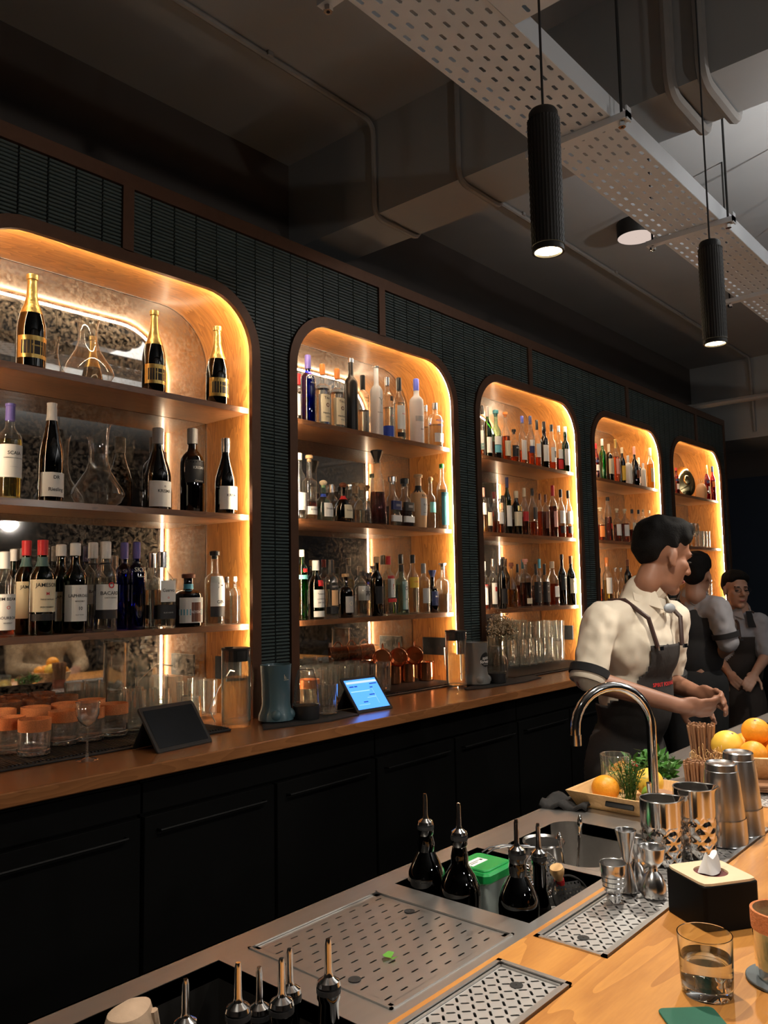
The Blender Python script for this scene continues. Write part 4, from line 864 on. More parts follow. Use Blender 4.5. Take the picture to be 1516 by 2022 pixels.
for (ni, sh), rows in ROWS.items():
    rows = sorted(rows, key=lambda r: r[0])
    for k, (px_, yt, wpx, row, prof, gl, liq, cap, labs, txts, sq, words) in enumerate(rows):
        p, Y = shelf_pt(px_, yt, sh, row); zs = SHZ[sh]
        R = wpx*depth(p)/FPX/2*(.93 if sq else 1)
        R = min(R, BACK-Y-.006)
        Y = max(Y, W+.032+R); x = at_y(px_, yt, Y).x
        hi = NX[ni]+HW-R-.004
        if sh == 0: hi -= .02
        if x > hi: Y = max(W+.031+R, Y*hi/x); x = min(at_y(px_, yt, Y).x, hi)
        lo = NX[ni]-HW+R+.004
        x = max(x, lo); H = at_y(px_, yt, Y).z-zs
        nseg = 24 if ni < 2 else 16
        if sq: nseg = 24
        lab = '%s, %s shelf, %s niche' % (words, SHN[sh], ORD[ni])
        bottle(x, Y, zs+.0004, H, R, prof, gl, liq, cap, labs, txts, sq, nseg, lab, 'bottles in the lit niches')

# ------------------------------------------------------------------ things on the back counter
def ctr(px_, py_, dz=0): return at_z(px_, py_, CZ+dz)
MATH = .011
def rib_mat(x0, x1, y0, y1, label):
    t = thing('bar_mat', label, 'mat', (x0, y0, CZ), 0, 'ribbed black bar mats')
    L, D = x1-x0, y1-y0
    obj('base', MB().rbox(0, L, 0, D, .0003, .007, .01, 3, e=.002), M_rubber, t)
    m = MB(); k = 0
    while .008+k*.011 < L-.01:
        x = .008+k*.011; k += 1; m.box(x, x+.0055, .012, D-.012, .0068, MATH)
    o = obj('ridges', m.mesh('ridges', 0), M_rubber, t); o['kind'] = 'stuff'
    return t
rib_mat(NX[0]-.5, 1.735, 2.2, 2.6, 'black ribbed bar mat under the orange-rimmed tumblers')
rib_mat(NX[1]-.48, NX[1]+.52, 2.315, 2.62, 'black ribbed bar mat under the copper mugs')
rib_mat(NX[2]-.48, NX[2]+.5, 2.2, 2.6, 'black ribbed bar mat under the stacked tall glasses')
MZ = CZ+MATH+.0003

def shell(prof, n=32, rib=None, name='glass_bowl', wall_=.0022, base=.008):
    """glass vessel with inner wall: prof outer (r, z) bottom to rim"""
    out = [(r, z) for r, z in prof]; top = prof[-1]
    inn = [(max(.001, r-wall_), max(z, base)) for r, z in prof]
    inn = [inn[0]]+[q for q in inn[1:] if q[1] > base+.001]
    inn[-1] = (top[0]-wall_*.8, top[1])
    m = MB()
    m.lathe([(.001, 0)]+out+[(top[0]-wall_*.4, top[1]+.0006)]+inn[::-1]+[(.001, base)], n, rib=rib, cap0=False, cap1=False)
    return m
# rocks tumbler with chilli-salt rim
TUM = [(.038, 0), (.0425, .003), (.043, .014), (.0405, .016), (.0425, .02), (.0432, .1)]
def tumbler(loc, label, rimmed=True, group='orange-rimmed tumblers by the mirror'):
    t = thing('rocks_glass', label, 'glass', loc, 0, group)
    obj('glass_bowl', shell(TUM, 72, (18, .024), base=.017), M_glass, t)
    obj('thick_base', MB().lathe([(.036, .002), (.04, .005), (.04, .014), (.034, .016)], 24, rib=(12, .03)), M_gwater, t)
    if rimmed: obj('salt_rim', MB().lathe([(.0442, .068), (.0446, .08), (.0446, .1005), (.042, .1015), (.0405, .1005), (.0403, .072)], 32, cap0=False, cap1=False), M_rim, t)
    return t
first = None; used = []
front = [(16, 1491), (67, 1496), (125, 1474), (176, 1466), (224, 1456)]
spots = []
for px_, py_ in front:
    q = at_z(px_, py_, MZ); v = Vector((q.x, q.y, 0)).normalized()*.043; spots.append((q.x+v.x, q.y+v.y))
for ax, ay in ((.93, 2.42), (1.035, 2.50), (1.135, 2.47), (1.23, 2.545), (1.33, 2.545), (1.425, 2.555), (.94, 2.52), (1.135, 2.575), (.95, 2.6-.02)):
    if all(math.hypot(ax-b[0], ay-b[1]) > .089 for b in spots): spots.append((ax, ay))
for i, (x, y) in enumerate(spots):
    lab = 'cut glass tumbler with orange salted rim, in the group beside the long-stemmed coupe'
    if first is None: first = tumbler((x, y, MZ), lab)
    else: dup(first, (x, y, MZ))
plain = None
# tall ribbed glasses
HIB = [(.029, 0), (.031, .003), (.0325, .06), (.034, .128)]
def highball(loc, label, group, prof=HIB, rib=(15, .03), name='tall_glass'):
    t = thing(name, label, 'glass', loc, 0, group)
    obj('glass_bowl', shell(prof, 60 if rib else 32, rib, base=.012), M_glass, t)
    obj('thick_base', MB().lathe([(prof[0][0]-.004, .001), (prof[0][0]-.001, .005), (prof[0][0]-.002, .011)], 20), M_gwater, t)
    return t
g1 = 'clear tall glass standing behind the switched-off tablet'
h0 = highball((1.52, 2.44, MZ), g1, 'clear glasses behind the dark tablet')
for x, y in ((1.60, 2.42), (1.56, 2.52), (1.77, 2.51), (1.85, 2.49), (1.86, 2.57)): dup(h0, (x, y, MZ))
st = thing('rocks_glass', 'clear tumbler turned upside down on the mat, left of two', 'glass', (1.66, 2.50, MZ+.0865), (PI, 0, 0), 'upturned clear tumblers')
obj('glass_bowl', shell([(.03, 0), (.033, .004), (.035, .03), (.038, .085)], 40, (10, .03), base=.008), M_glass, st)
dup(st, (1.74, 2.44, MZ+.0865), (PI, 0, 0), 'clear tumbler turned upside down on the mat, right of two')
g2 = 'clear ribbed tall glass in the crowd behind the lit tablet'
h1 = highball((2.30, 2.40, MZ), g2, 'ribbed glasses behind the lit tablet')
for x, y in ((2.38, 2.41), (2.46, 2.40), (2.54, 2.40), (2.62, 2.39), (2.34, 2.49), (2.42, 2.49), (2.50, 2.49), (2.58, 2.48), (2.66, 2.47), (2.30, 2.57), (2.38, 2.575), (2.46, 2.575), (2.54, 2.57), (2.62, 2.565), (2.70, 2.56), (2.24, 2.50), (2.74, 2.41)): dup(h1, (x, y, MZ))
o_ = tumbler((2.235, 2.36, MZ), 'orange-rimmed tumbler behind the upturned blender cup', True, 'orange-rimmed tumblers by the mirror')
g3 = 'clear plain highball glass in front of the stacked ribbed glasses'
h2 = highball((4.02, 2.47, MZ), g3, 'plain highballs beside the dried flowers', [(.03, 0), (.032, .003), (.033, .06), (.034, .148)], None)
for x, y in ((4.10, 2.47), (4.18, 2.465), (4.26, 2.46), (3.95, 2.5)): dup(h2, (x, y, MZ))
g4 = 'ribbed tall glass stacked two high beside the wall socket'
h3 = highball((4.12, 2.565, MZ), g4, 'stacked ribbed glasses', [(.027, 0), (.03, .003), (.032, .06), (.034, .118)])
for x, y in ((4.20, 2.565), (4.28, 2.555), (4.355, 2.54), (4.43, 2.56), (4.44, 2.48), (4.36, 2.45)): dup(h3, (x, y, MZ))
for x, y in ((4.12, 2.565), (4.20, 2.565), (4.28, 2.555), (4.355, 2.54), (4.43, 2.56), (4.44, 2.48), (4.36, 2.45)): dup(h3, (x, y, MZ+.1195))
# coupe
M_coupe = thin_glass('coupe_glass', (.97, .98, .97), (.85, .87, .85), 2.6, glow=.35)
q = ctr(179, 1503); t = thing('coupe_glass', 'long-stemmed clear coupe glass standing alone at the counter edge', 'glass', (q.x, q.y+.02, CZ+.0003))
obj('bowl', MB().lathe([(.004, .092), (.012, .097), (.024, .108), (.031, .125), (.034, .160), (.0328, .160), (.0298, .126), (.023, .110), (.011, .0995), (.001, .098)], 40, cap0=True, cap1=False), M_coupe, t)
obj('stem', MB().lathe([(.0055, .006), (.0035, .02), (.003, .06), (.004, .09), (.005, .095)], 14), M_coupe, t)
obj('foot', MB().lathe([(.031, 0), (.031, .001), (.015, .003), (.005, .008)], 36), M_coupe, t)

# water jugs
def jug(px_, py_, label, R, H, rz, level):
    q = ctr(px_, py_); t = thing('water_jug', label, 'jug', (q.x+q.x/q.xy.length*R*.9, q.y+q.y/q.xy.length*R*.9, CZ+.0003), rz, 'glass water jugs')
    obj('glass_body', shell([(R*.88, 0), (R*.96, .004), (R, .02), (R, H-.004), (R*1.02, H)], 40, base=.012), M_glass, t)
    obj('water', MB().lathe([(R*.9-.002, .0135), (R-.0035, .03), (R-.0035, H*level)], 36), solid_glass('jug_water', (.95, .955, .945), 1.13), t)
    l = obj('lid', MB().lathe([(R-.004, H-.04), (R-.0035, H-.006), (R*1.01, H+.001), (R*1.0, H+.006), (R*.4, H+.008)], 36), M_rubber, t)
    obj('spout', MB().lathe([(.012, H-.004), (.014, H+.011)], 14, (-R*.75, 0, 0)), M_rubber, l)
    for s in (-.007, .007):
        pts = [Vector((R*.9, s, H-.02))]+[Vector((R+.012+.022*math.sin(PI*k/10)**.6, s, H-.03-(H*.62)*k/10)) for k in range(11)]+[Vector((R*.98, s, H*.22))]
        obj('handle_wire', MB().tube(pts, .0018, 6), M_gwater, t)
    return t
jug(466, 1439, 'glass water jug with black lid beside the teal blender', .05, .262, .2, .64)
jug(902, 1359, 'glass water jug with black lid beside the grey blender', .05, .255, .2, .60)
# blenders
M_teal = pbr('teal_plastic', (.075, .145, .175), .35, coat=.3, var=.03); M_greyp = pbr('grey_plastic', (.20, .195, .185), .4, coat=.2, var=.03)
def blender(px_, py_, label, mat, H, off=.055):
    q = ctr(px_, py_, .004); u_ = q.xy.normalized()*off; t = thing('personal_blender', label, 'blender', (q.x+u_.x, q.y+u_.y, CZ+.0068))
    obj('housing', MB().lathe([(.05, 0), (.062, .004), (.062, .02), (.054, .04), (.05, .06), (.051, H*.6), (.0545, H-.004), (.056, H), (.051, H), (.049, H-.012)], 36, cap1=False), mat, t)
    obj('cup_socket', MB().lathe([(.049, H-.012), (.03, H-.016), (.028, H-.012), (.004, H-.011)], 28, cap1=True), M_rubber, t)
    for a in (-40, 40, 180):
        ca, sa = math.cos(math.radians(a-90)), math.sin(math.radians(a-90))
        obj('foot_lobe', MB().ball((.046*ca, .046*sa, .022), (.022, .022, .022), 14, 8), mat, t)
    return t, H
t, H = blender(545, 1429, 'teal blender base without its cup beside the glass jug', M_teal, .195)
m = MB()
for i in range(3): m.box(-.008+i*.0045, -.006+i*.0045, -.0005, 0, H*.75+(.002 if i != 1 else 0), H*.75+.004+.006*(2-i))
m.box(-.01, .012, -.0005, 0, H*.75-.003, H*.75-.0015)
bo = obj('emblem', m.mesh('emblem', 0), CP['cream'], t, (0, -.0535, 0))
t, H = blender(942, 1356, 'grey blender base with black round logo beside the dried flowers', M_greyp, .195, .085)
lg = obj('logo_disc', label_strip([(1, 0), (1, 1)], .0515, 1, .085, .085, 40) if False else MB().add(
    [(.0528*math.sin(.62*math.cos(a)), -.0528*math.cos(.62*math.cos(a)), .115+.034*math.sin(a)) for a in [2*PI*k/32 for k in range(32)]]+[(0, -.0536, .115)], [(k, (k+1) % 32, 32) for k in range(32)]), M_ink, t)
m = MB(); lettering(m, 'spirit', .021, .123, .0542, bold=.03); lettering(m, 'forward', .021, .106, .0542, bold=.03); lettering(m, 'COCKTAIL BAR', .0055, .093, .0542)
obj('logo_lettering', m.mesh('logo_lettering', 0), M_white, lg)
# upturned blender cups on their black blade bases
def cup(px_, py_, label, s=1):
    q = ctr(px_, py_, .006); u_ = q.xy.normalized()*.058; t = thing('blender_cup', label, 'blender cup', (q.x+u_.x, q.y+u_.y, CZ+.0068), 0, 'upturned blender cups')
    obj('blade_base', MB().lathe([(.046*s, 0), (.047*s, .003), (.047*s, .045), (.045*s, .047)], 32), M_rubber, t)
    obj('clear_cup', MB().lathe([(.049*s, .047), (.049*s, .052), (.044*s, .056), (.043*s, .09), (.038*s, .14), (.030*s, .168), (.026*s, .172), (.002, .171)], 36, rib=(6, .03), cap0=False, cap1=False), thin_glass('smoky_plastic', (.80, .78, .72), (.55, .52, .46), 1.2, glow=.2), t)
    return t
cup(605, 1424, 'upturned clear blender cup on black base beside the teal blender')
cup(980, 1351, 'upturned clear blender cup on black base beside the grey blender')
highball((2.148, 2.165, CZ+.007), 'ribbed clear tumbler on the cloth beside the upturned blender cup', 'single ribbed tumbler', [(.03, 0), (.033, .003), (.034, .05), (.036, .108)], (22, .025))
M_cloth = pbr('black_cloth', (.014, .013, .013), .9, var=.3, scale=60, bump=.5)
def flat_cloth(pts, label, h=.006):
    m = MB(); n = len(pts); cx, cy_ = sum(p[0] for p in pts)/n, sum(p[1] for p in pts)/n
    r0 = [(x, y, CZ+.0004) for x, y in pts]; r1 = [(x, y, CZ+h*.8) for x, y in pts]; r2 = [(cx+(x-cx)*.96, cy_+(y-cy_)*.96, CZ+h) for x, y in pts]
    m.loft([r0, r1, r2]); return tag(obj('bar_cloth', m, M_cloth), label, 'cloth')
flat_cloth([(1.80, 2.12), (2.05, 2.06), (2.22, 2.075), (2.24, 2.19), (2.2, 2.196), (1.86, 2.196)], 'black cloth spread under the teal blender and cup', .0062)
flat_cloth([(3.02, 2.16), (3.15, 2.12), (3.42, 2.10), (3.62, 2.13), (3.66, 2.19), (3.48, 2.30), (3.05, 2.196)], 'black cloth spread under the grey blender and cup', .0062)
# tablets
def tablet(bl, br, H, ang, label, lit):
    a, b = ctr(*bl), ctr(*br); w_ = b-a; L = w_.length; rz = math.atan2(w_.y, w_.x)
    t = thing('tablet', label, 'tablet', (a.x, a.y, CZ+.001), rz)
    th_ = math.radians(ang); Mx = Matrix.Rotation(th_, 4, 'X')
    obj('case', MB().rbox(0, L, 0, H, -.008, .0, .008, 3, M=Mx @ Matrix.Translation((0, .0, .0)) , e=.002), M_rubber, t)
    scr = obj('screen', MB().box(.012, L-.012, .014, H-.014, .0002, .0008, M=Mx), emitter('screen_blue', (.07, .26, .95), 1.6) if lit else pbr('dark_screen', (.004, .004, .005), .08, spec=.4), t)
    back = H*math.cos(th_)
    obj('stand_flap', MB().add([(0.0, back*.75, H*math.sin(th_)*.75-.008), (L, back*.75, H*math.sin(th_)*.75-.008), (L, back*1.25, .001), (0, back*1.25, .001), (0, back*.75, H*math.sin(th_)*.75-.012), (L, back*.75, H*math.sin(th_)*.75-.012), (L, back*1.23, .0), (0, back*1.23, .0)],
        [(0, 1, 2, 3), (4, 7, 6, 5), (0, 4, 5, 1), (2, 6, 7, 3), (0, 3, 7, 4), (1, 5, 6, 2)]), M_rubber, t)
    if lit:
        def pane(x0, x1, y0, y1, mat, nmn): obj(nmn, MB().box(x0*L, x1*L, y0*H, y1*H, .0009, .0012, M=Mx), mat, scr)
        pane(.09, .93, .80, .86, emitter('screen_bar', (.45, .55, .85), 1.2), 'menu_bar')
        dk = emitter('screen_dark', (.02, .07, .45), 1.0); lt = emitter('screen_light', (.25, .45, 1.0), 1.5)
        for x0, x1, y0, y1 in ((.12, .24, .70, .735), (.26, .34, .70, .735), (.66, .74, .64, .67), (.55, .70, .44, .47), (.30, .42, .26, .29), (.70, .90, .74, .77)): pane(x0, x1, y0, y1, dk, 'button')
        for x0, x1, y0, y1 in ((.10, .62, .565, .59), (.46, .70, .38, .392), (.14, .44, .2, .21), (.70, .705, .2, .62)): pane(x0, x1, y0, y1, lt, 'rule_line')
    return t
tablet((312, 1489), (421, 1465), .155, 52, 'black tablet with dark screen propped on the counter', False)
tablet((707, 1410), (777, 1398.5), .16, 50, 'black tablet with glowing blue screen propped on the counter', True)
# copper mugs
def mug(loc, rot, label, up=True):
    t = thing('copper_mug', label, 'mug', loc, rot, 'copper mugs')
    obj('body', MB().lathe([(.036, 0), (.04, .004), (.0425, .03), (.0425, .088), (.0435, .09), (.042, .091), (.0405, .088), (.0405, .03), (.036, .006), (.002, .005)], 36, cap1=False), M_copper, t)
    obj('handle', MB().tube([(.041, 0, .07)]+[(.041+.022*math.sin(PI*k/8), 0, .07-.045*k/8) for k in range(1, 8)]+[(.041, 0, .025)], .0035, 8), M_copper, t)
    return t
for i, (x, y) in enumerate(((2.86, 2.55), (2.96, 2.545), (3.06, 2.54), (3.155, 2.50))):
    mug((x, y, MZ), .9, ('leftmost', 'second', 'third', 'rightmost')[i]+' upright copper mug in the row below the lying ones')
for i, (x, y) in enumerate(((2.88, 2.53), (2.985, 2.52), (3.09, 2.51))):
    mug((x, y, MZ+.0915+.0437), (0, -PI/2-.05, .62), ('left', 'middle', 'right')[i]+' copper mug lying on its side on top')
# dried flowers
q = ctr(965, 1340); t = thing('dried_bouquet', 'bunch of dried cream flowers in a slim vase behind the blender cup', 'flowers', (3.43, 2.245, CZ+.0068))
obj('vase', MB().lathe([(.03, 0), (.034, .004), (.034, .09), (.02, .13), (.016, .16), (.018, .165)], 24), thin_glass('smoky_plastic'), t)
M_dry = pbr('dried_stem', (.17, .11, .045), .8); M_bud = pbr('dried_bud', (.60, .47, .31), .8, var=.3)
ms, mbud = MB(), MB(); rnd = random.Random(3)
for k in range(46):
    a = rnd.uniform(0, 2*PI); e = rnd.uniform(0, .95); d = Vector((math.cos(a)*math.sin(e), math.sin(a)*math.sin(e)*.35-.05, math.cos(e)*.95))
    base = Vector((0, 0, .13)); tip = base+Vector((0, 0, .02))+d*rnd.uniform(.10, .165)
    ms.tube([base, base+Vector((0, 0, .06))+d*.03, tip], .0011, 4)
    for j in range(15):
        b = tip+Vector((rnd.gauss(0, .016), rnd.gauss(0, .009), rnd.gauss(0, .016)))
        ms.tube([tip-d*.03, b], .0005, 3); mbud.ball(b, rnd.uniform(.0026, .0044), 5, 3)
obj('stems', ms.mesh('stems', 0), M_dry, t); o = obj('flower_heads', mbud, M_bud, t); o['kind'] = 'stuff'
# cables
tag(obj('charging_cable', MB().tube([(1.94, 2.45, 1.2), (1.89, 2.41, 1.21), (1.82, 2.39, 1.15), (1.79, 2.40, 1.08), (1.80, 2.38, 1.0385)], .0025, 6), M_white), 'white cable from the first niche socket, behind the near jug', 'cable')
tag(obj('charging_cable', MB().tube([(3.222, 2.43, 1.20), (3.19, 2.41, 1.205), (3.165, 2.39, 1.13), (3.18, 2.385, 1.07), (3.195, 2.375, 1.054)], .0025, 6), M_white), 'white cable from the second niche socket, behind the far jug', 'cable')

# decanters, glasses and oddments on the shelves
def decanter(px_, sh, row, H, R, label, slant):
    p, Y = shelf_pt(px_, 800, sh, row); t = thing('wine_decanter', label, 'decanter', (p.x, Y+.03, SHZ[sh]+.0004), 0, 'glass wine decanters')
    prof = [(.3*R, .001), (.55*R, .003), (.85*R, .02), (1.0*R, .045), (.93*R, .065), (.7*R, .095), (.48*R, .125), (.36*R, .16), (.34*R, .19), (.38*R, H-.02), (.44*R, H)]
    m = MB().lathe(prof, 40, cap1=False)
    if slant: m.v = [(x, y, z+(x/R*.06*max(0, (z-.15)/(H-.15)) if z > .15 else 0)) for x, y, z in m.v]
    obj('glass_body', m, thin_glass('decanter_glass', (.97, .98, .97), (.75, .77, .75), 1.1, glow=.10), t)
    obj('punt', MB().lathe([(.3*R, .001), (.2*R, .012), (.001, .016)], 24, cap0=False, cap1=False), M_gwater, t)
    return t
decanter(180, 0, .1, .235, .088, 'wide-bottomed clear glass decanter between the sparkling wine bottles', False)
decanter(205, 1, .1, .265, .088, 'slant-mouthed clear glass decanter on the middle shelf', True)
# fifth niche
p, Y = shelf_pt(1353, 938, 0, .08)
t = thing('serving_dish', 'polished gold oval dish propped on edge among red bottles', 'dish', (p.x, Y, SHZ[0]+.135), (0, .30, .9))
obj('dish', MB().lathe([(.001, -.018), (.05, -.016), (.075, 0), (.082, .004), (.08, .007), (.05, -.010), (.001, -.012)], 36, sx=1.0, sy=1.0, M=Matrix.Rotation(PI/2, 4, 'Y') @ Matrix.Scale(1.6, 4, (1, 0, 0)), cap0=False, cap1=False), pbr('polished_brass', (.86, .68, .34), .1, 1, .05), t)
obj('boss', MB().ball((-.02, 0, 0), (.012, .03, .045), 16, 10), MATS['polished_brass'], t)
p, Y = shelf_pt(1382, 925, 0, .07)
t = thing('pineapple_bottle', 'tan pineapple-shaped bottle with leafy stopper, top shelf, fifth niche', 'bottle', (p.x, Y, SHZ[0]+.0004))
obj('body', MB().lathe([(.03, 0), (.04, .01), (.045, .05), (.043, .1), (.03, .13), (.018, .14)], 20, rib=(8, .04)), GL['tan'], t)
for k in range(7):
    a = 2*PI*k/7; obj('leaf', MB().add([(.008*math.cos(a+.7), .008*math.sin(a+.7), .138), (.008*math.cos(a-.7), .008*math.sin(a-.7), .138), (.034*math.cos(a), .034*math.sin(a), .185), (.012*math.cos(a), .012*math.sin(a), .15)], [(0, 3, 2), (3, 1, 2)]), CP['cork'], t)
def wine_glass(loc, label):
    t = thing('wine_glass', label, 'glass', loc, 0, 'stemmed glasses in the fifth niche')
    obj('bowl', MB().lathe([(.004, .085), (.02, .092), (.034, .115), (.036, .14), (.030, .195), (.029, .195), (.034, .14), (.032, .116), (.018, .095), (.001, .09)], 24, cap1=False), M_glass, t)
    obj('stem', MB().lathe([(.03, 0), (.03, .0015), (.006, .006), (.0035, .02), (.0035, .08), (.006, .088)], 20), M_gwater, t)
    return t
g0 = None
for j in range(2):
    for i in range(7):
        loc = (6.14+i*.085, W+.085+j*.09, SHZ[1]+.0004)
        if g0 is None: g0 = wine_glass(loc, 'clear stemmed wine glass in the rows on the middle shelf of the rightmost niche')
        else: dup(g0, loc)
sg = highball((6.80, W+.1, SHZ[1]+.0004), 'tall clear tumbler beside the stemmed glasses in the rightmost niche', 'tumblers beside the stemmed glasses', [(.03, 0), (.032, .003), (.034, .14)], None)
for x in (6.87, 6.94): dup(sg, (x, W+.1, SHZ[1]+.0004))
for i in range(5): dup(sg, (6.60+i*.08, W+.1, SHZ[2]+.0004), None, 'tall clear tumbler on the bottom shelf of the rightmost niche', 'tumblers on the last bottom shelf')

# ------------------------------------------------------------------ things on and in the front bar
def pourer(mb_metal, z, s=1.0):
    mb_metal.lathe([(.0125*s, z), (.015*s, z+.003), (.0135*s, z+.008), (.006*s, z+.013), (.0045*s, z+.018), (.004*s, z+.05), (.0028*s, z+.056)], 14)
def well_bottle(x, y, zf, ztop, Rb, zb_, label, glass, neck=.0125, balloon=True, rz=0):
    """dark spirit bottle with a steel pourer; zf floor, ztop lip, zb_ height of the widest part"""
    t = thing('pour_bottle', label, 'bottle', (x, y, zf+.0005), rz, 'dark bottles with steel pourers')
    H = ztop-zf; b = zb_-zf
    if balloon: pr = [(Rb*.6, 0), (Rb*.72, .01), (Rb*.8, b*.4), (Rb*.98, b*.85), (Rb, b), (Rb*.95, b+.012), (Rb*.72, b+.03), (Rb*.42, b+.047), (neck*1.25, b+.06), (neck, b+.075), (neck*.95, H-.012), (neck*1.15, H-.008), (neck*1.15, H)]
    else: pr = [(Rb*.9, 0), (Rb, .005), (Rb, H*.62), (Rb*.9, H*.68), (neck, H*.78), (neck, H-.01), (neck*1.15, H-.006), (neck*1.15, H)]
    obj('glass_body', MB().lathe(pr, 28), glass, t)
    obj('stopper', MB().lathe([(neck*.9, H-.004), (neck*1.2, H), (neck*1.2, H+.006)], 16), M_rubber, t)
    m = MB(); pourer(m, H+.0055); obj('steel_pourer', m, M_chrome, t)
    return t
G_dark = thin_glass('bar_bottle_dark', (.006, .003, .002), (.002, .001, .001), 1.4); G_amb = thin_glass('bar_bottle_amber', (.05, .008, .004), (.012, .002, .001), 1.4)
WF = BZ-.17
for px_, yn, yb, Y, Rb, lab, gl, bal in ((832, 1640, 1738, .945, .034, 'balloon-bodied dark bottle with pourer, farthest left in the steel well', G_dark, True), (896, 1662, 1768, .872, .036, 'balloon-bodied dark bottle with pourer beside the green lid', G_dark, True),
        (1021, 1693, 1788, .762, .0345, 'balloon-bodied dark bottle with pourer in front of the green lid', G_dark, True), (1064, 1698, 0, .768, .019, 'slim amber bottle with pourer beside the strainers', G_amb, False)):
    p = at_y(px_, yn, Y); zb_ = at_y(px_, yb, Y).z if bal else 0
    well_bottle(max(p.x, WEL[0]+Rb+.002), Y, WF, p.z, Rb, zb_, lab, gl, .0125 if bal else .0115, bal)
BF = BZ-.21
for i, (px_, yn, Y) in enumerate(((652, 1958, .735), (572, 1975, .80), (556, 2000, .765), (512, 2010, .84), (470, 2012, .78), (366, 2040, .86))):
    p = at_y(px_, yn, Y)
    well_bottle(min(p.x, .725), Y, BF, p.z, .025, 0, ('tall near', 'second', 'third', 'fourth', 'fifth', 'leftmost')[i]+' dark bottle with steel pourer in the black bin', G_dark, .0125, False)
# green-lidded tub
Pq = [at_z(*q, BZ+.012) for q in ((907, 1697), (934, 1685), (998, 1704), (968, 1736))]
c = sum(Pq, Vector())/4; 
t = thing('food_tub', 'clear plastic tub with bright green lid in the steel well', 'container', (c.x, c.y, WF+.0005))
hz = BZ+.012-WF
obj('tub', MB().rbox(-.045, .045, -.04, .04, 0, hz-.012, .012, 4, e=.004), pbr('cloudy_plastic', (.42, .48, .45), .3, trans=.35, var=.1), t)
l = obj('lid', MB().rbox(-.051, .051, -.046, .046, hz-.02, hz, .014, 4, e=.004).rbox(-.042, .042, -.037, .037, hz-.001, hz+.003, .012, 4, e=.002), pbr('green_lid', (.012, .27, .06), .3, coat=.2, var=.05), t)
s_ = obj('sticker', MB().box(-.034, .014, -.004, .018, hz+.0031, hz+.0036), M_white, l)
obj('sticker_print', MB().box(-.030, .002, .008, .0095, hz+.0037, hz+.0039).box(-.030, -.008, .003, .0045, hz+.0037, hz+.0039).box(.004, .010, .004, .010, hz+.0037, hz+.0039), M_ink, s_)
# strainer caddy
p = at_y(1127, 1745, .80); p.x = min(p.x, 1.358)
t = thing('steel_caddy', 'round steel caddy holding strainers and bar spoons in the well', 'caddy', (p.x, .80, WF+.0005))
obj('cup', MB().lathe([(.036, 0), (.038, .004), (.04, .125), (.042, .128), (.038, .127), (.036, .008), (.002, .006)], 32, cap1=False), M_satin, t)
sp = thing('hawthorne_strainer', 'round spring-edged cocktail strainer standing in the caddy', 'strainer', (p.x+.004, .813, WF+.165), (1.25, 0, -.35))
obj('plate', perf(MB(), -.028, .028, -.028, .028, 8, 8, .003, .003, 0, mode='n').mesh('plate', 0), M_satin, sp)
obj('rim_ring', MB().tube([(.04*math.cos(2*PI*k/36), .04*math.sin(2*PI*k/36), 0) for k in range(37)], .0022, 8, False), M_satin, sp)
m = MB(); m.tube([((.035+.0055*math.cos(k*.9))*math.cos(2*PI*k/330), (.035+.0055*math.cos(k*.9))*math.sin(2*PI*k/330), .0055*math.sin(k*.9)) for k in range(331)], .0009, 4, False)
obj('spring', m, M_chrome, sp)
for i, (px_, yt, px2, y2) in enumerate(((1103, 1643, 1120, 1765), (1145, 1608, 1138, 1765))):
    a, b = at_y(px2, y2, .80), at_y(px_, yt, .80 if i else .82); a.z = max(a.z, WF+.012)
    o = thing('bar_spoon', ('shorter', 'taller')[i]+' twisted steel bar spoon standing in the caddy', 'spoon', (0, 0, 0), 0, 'bar spoons in the caddy')
    d = (b-a); n_ = 60; pts = [a+d*(k/n_) for k in range(n_+1)]
    obj('twisted_shaft', MB().tube(pts[:46], [.0021+.0006*(k % 2) for k in range(46)], 6), M_chrome, o)
    obj('teardrop_end', MB().tube(pts[45:], [.002+.0032*math.sin(PI*(k/15)**1.4) for k in range(16)], 10), M_chrome, o)
a, b = at_y(1108, 1758, .775), at_y(1098, 1712, .775)
o = thing('muddler', 'pale wooden muddler with red band in the well', 'muddler'); d = b-a
obj('handle', MB().tube([a+d*k/8 for k in range(9)], [.0095, .0105, .0085, .0075, .008, .0095, .0125, .0135, .012], 14), M_board, o)
obj('red_band', MB().tube([a+d*.28, a+d*.48], .0092, 14), CP['red'], o)
p = at_y(1143, 1765, .75); p.x = min(p.x, 1.345)
o = thing('fine_strainer', 'dark perforated cone strainer leaning against the steel caddy', 'strainer', (p.x+.012, .752, BZ-.03), (1.0, 0, -.5))
obj('perforated_plate', perf(MB(), -.026, .026, -.026, .026, 7, 7, .0035, .0035, 0, mode='n').mesh('p', 0), M_blackm, o)
obj('rim', MB().tube([(.037*math.cos(2*PI*k/30), .037*math.sin(2*PI*k/30), 0) for k in range(31)], .002, 6, False), M_blackm, o)
o = thing('dark_grip', 'black rubber-handled steel tool lying in the sink corner', 'tool')
a, b = at_z(1205, 1712, BZ-.01), at_z(1165, 1745, BZ-.06)
obj('grip', MB().tube([a, a+(b-a)*.55], [.012, .014], 12), M_rubber, o); obj('steel_end', MB().tube([a+(b-a)*.55, b], [.013, .017], 12), M_satin, o)
p = Vector((1.515, .90, 0))
o = thing('sieve_pan', 'small steel long-handled pan standing in the sink', 'pan', (p.x, p.y, BZ-.1995))
obj('bowl', MB().lathe([(.034, 0), (.038, .006), (.04, .198), (.044, .201), (.043, .204), (.038, .20), (.035, .01), (.002, .008)], 30, cap1=False), M_satin, o)
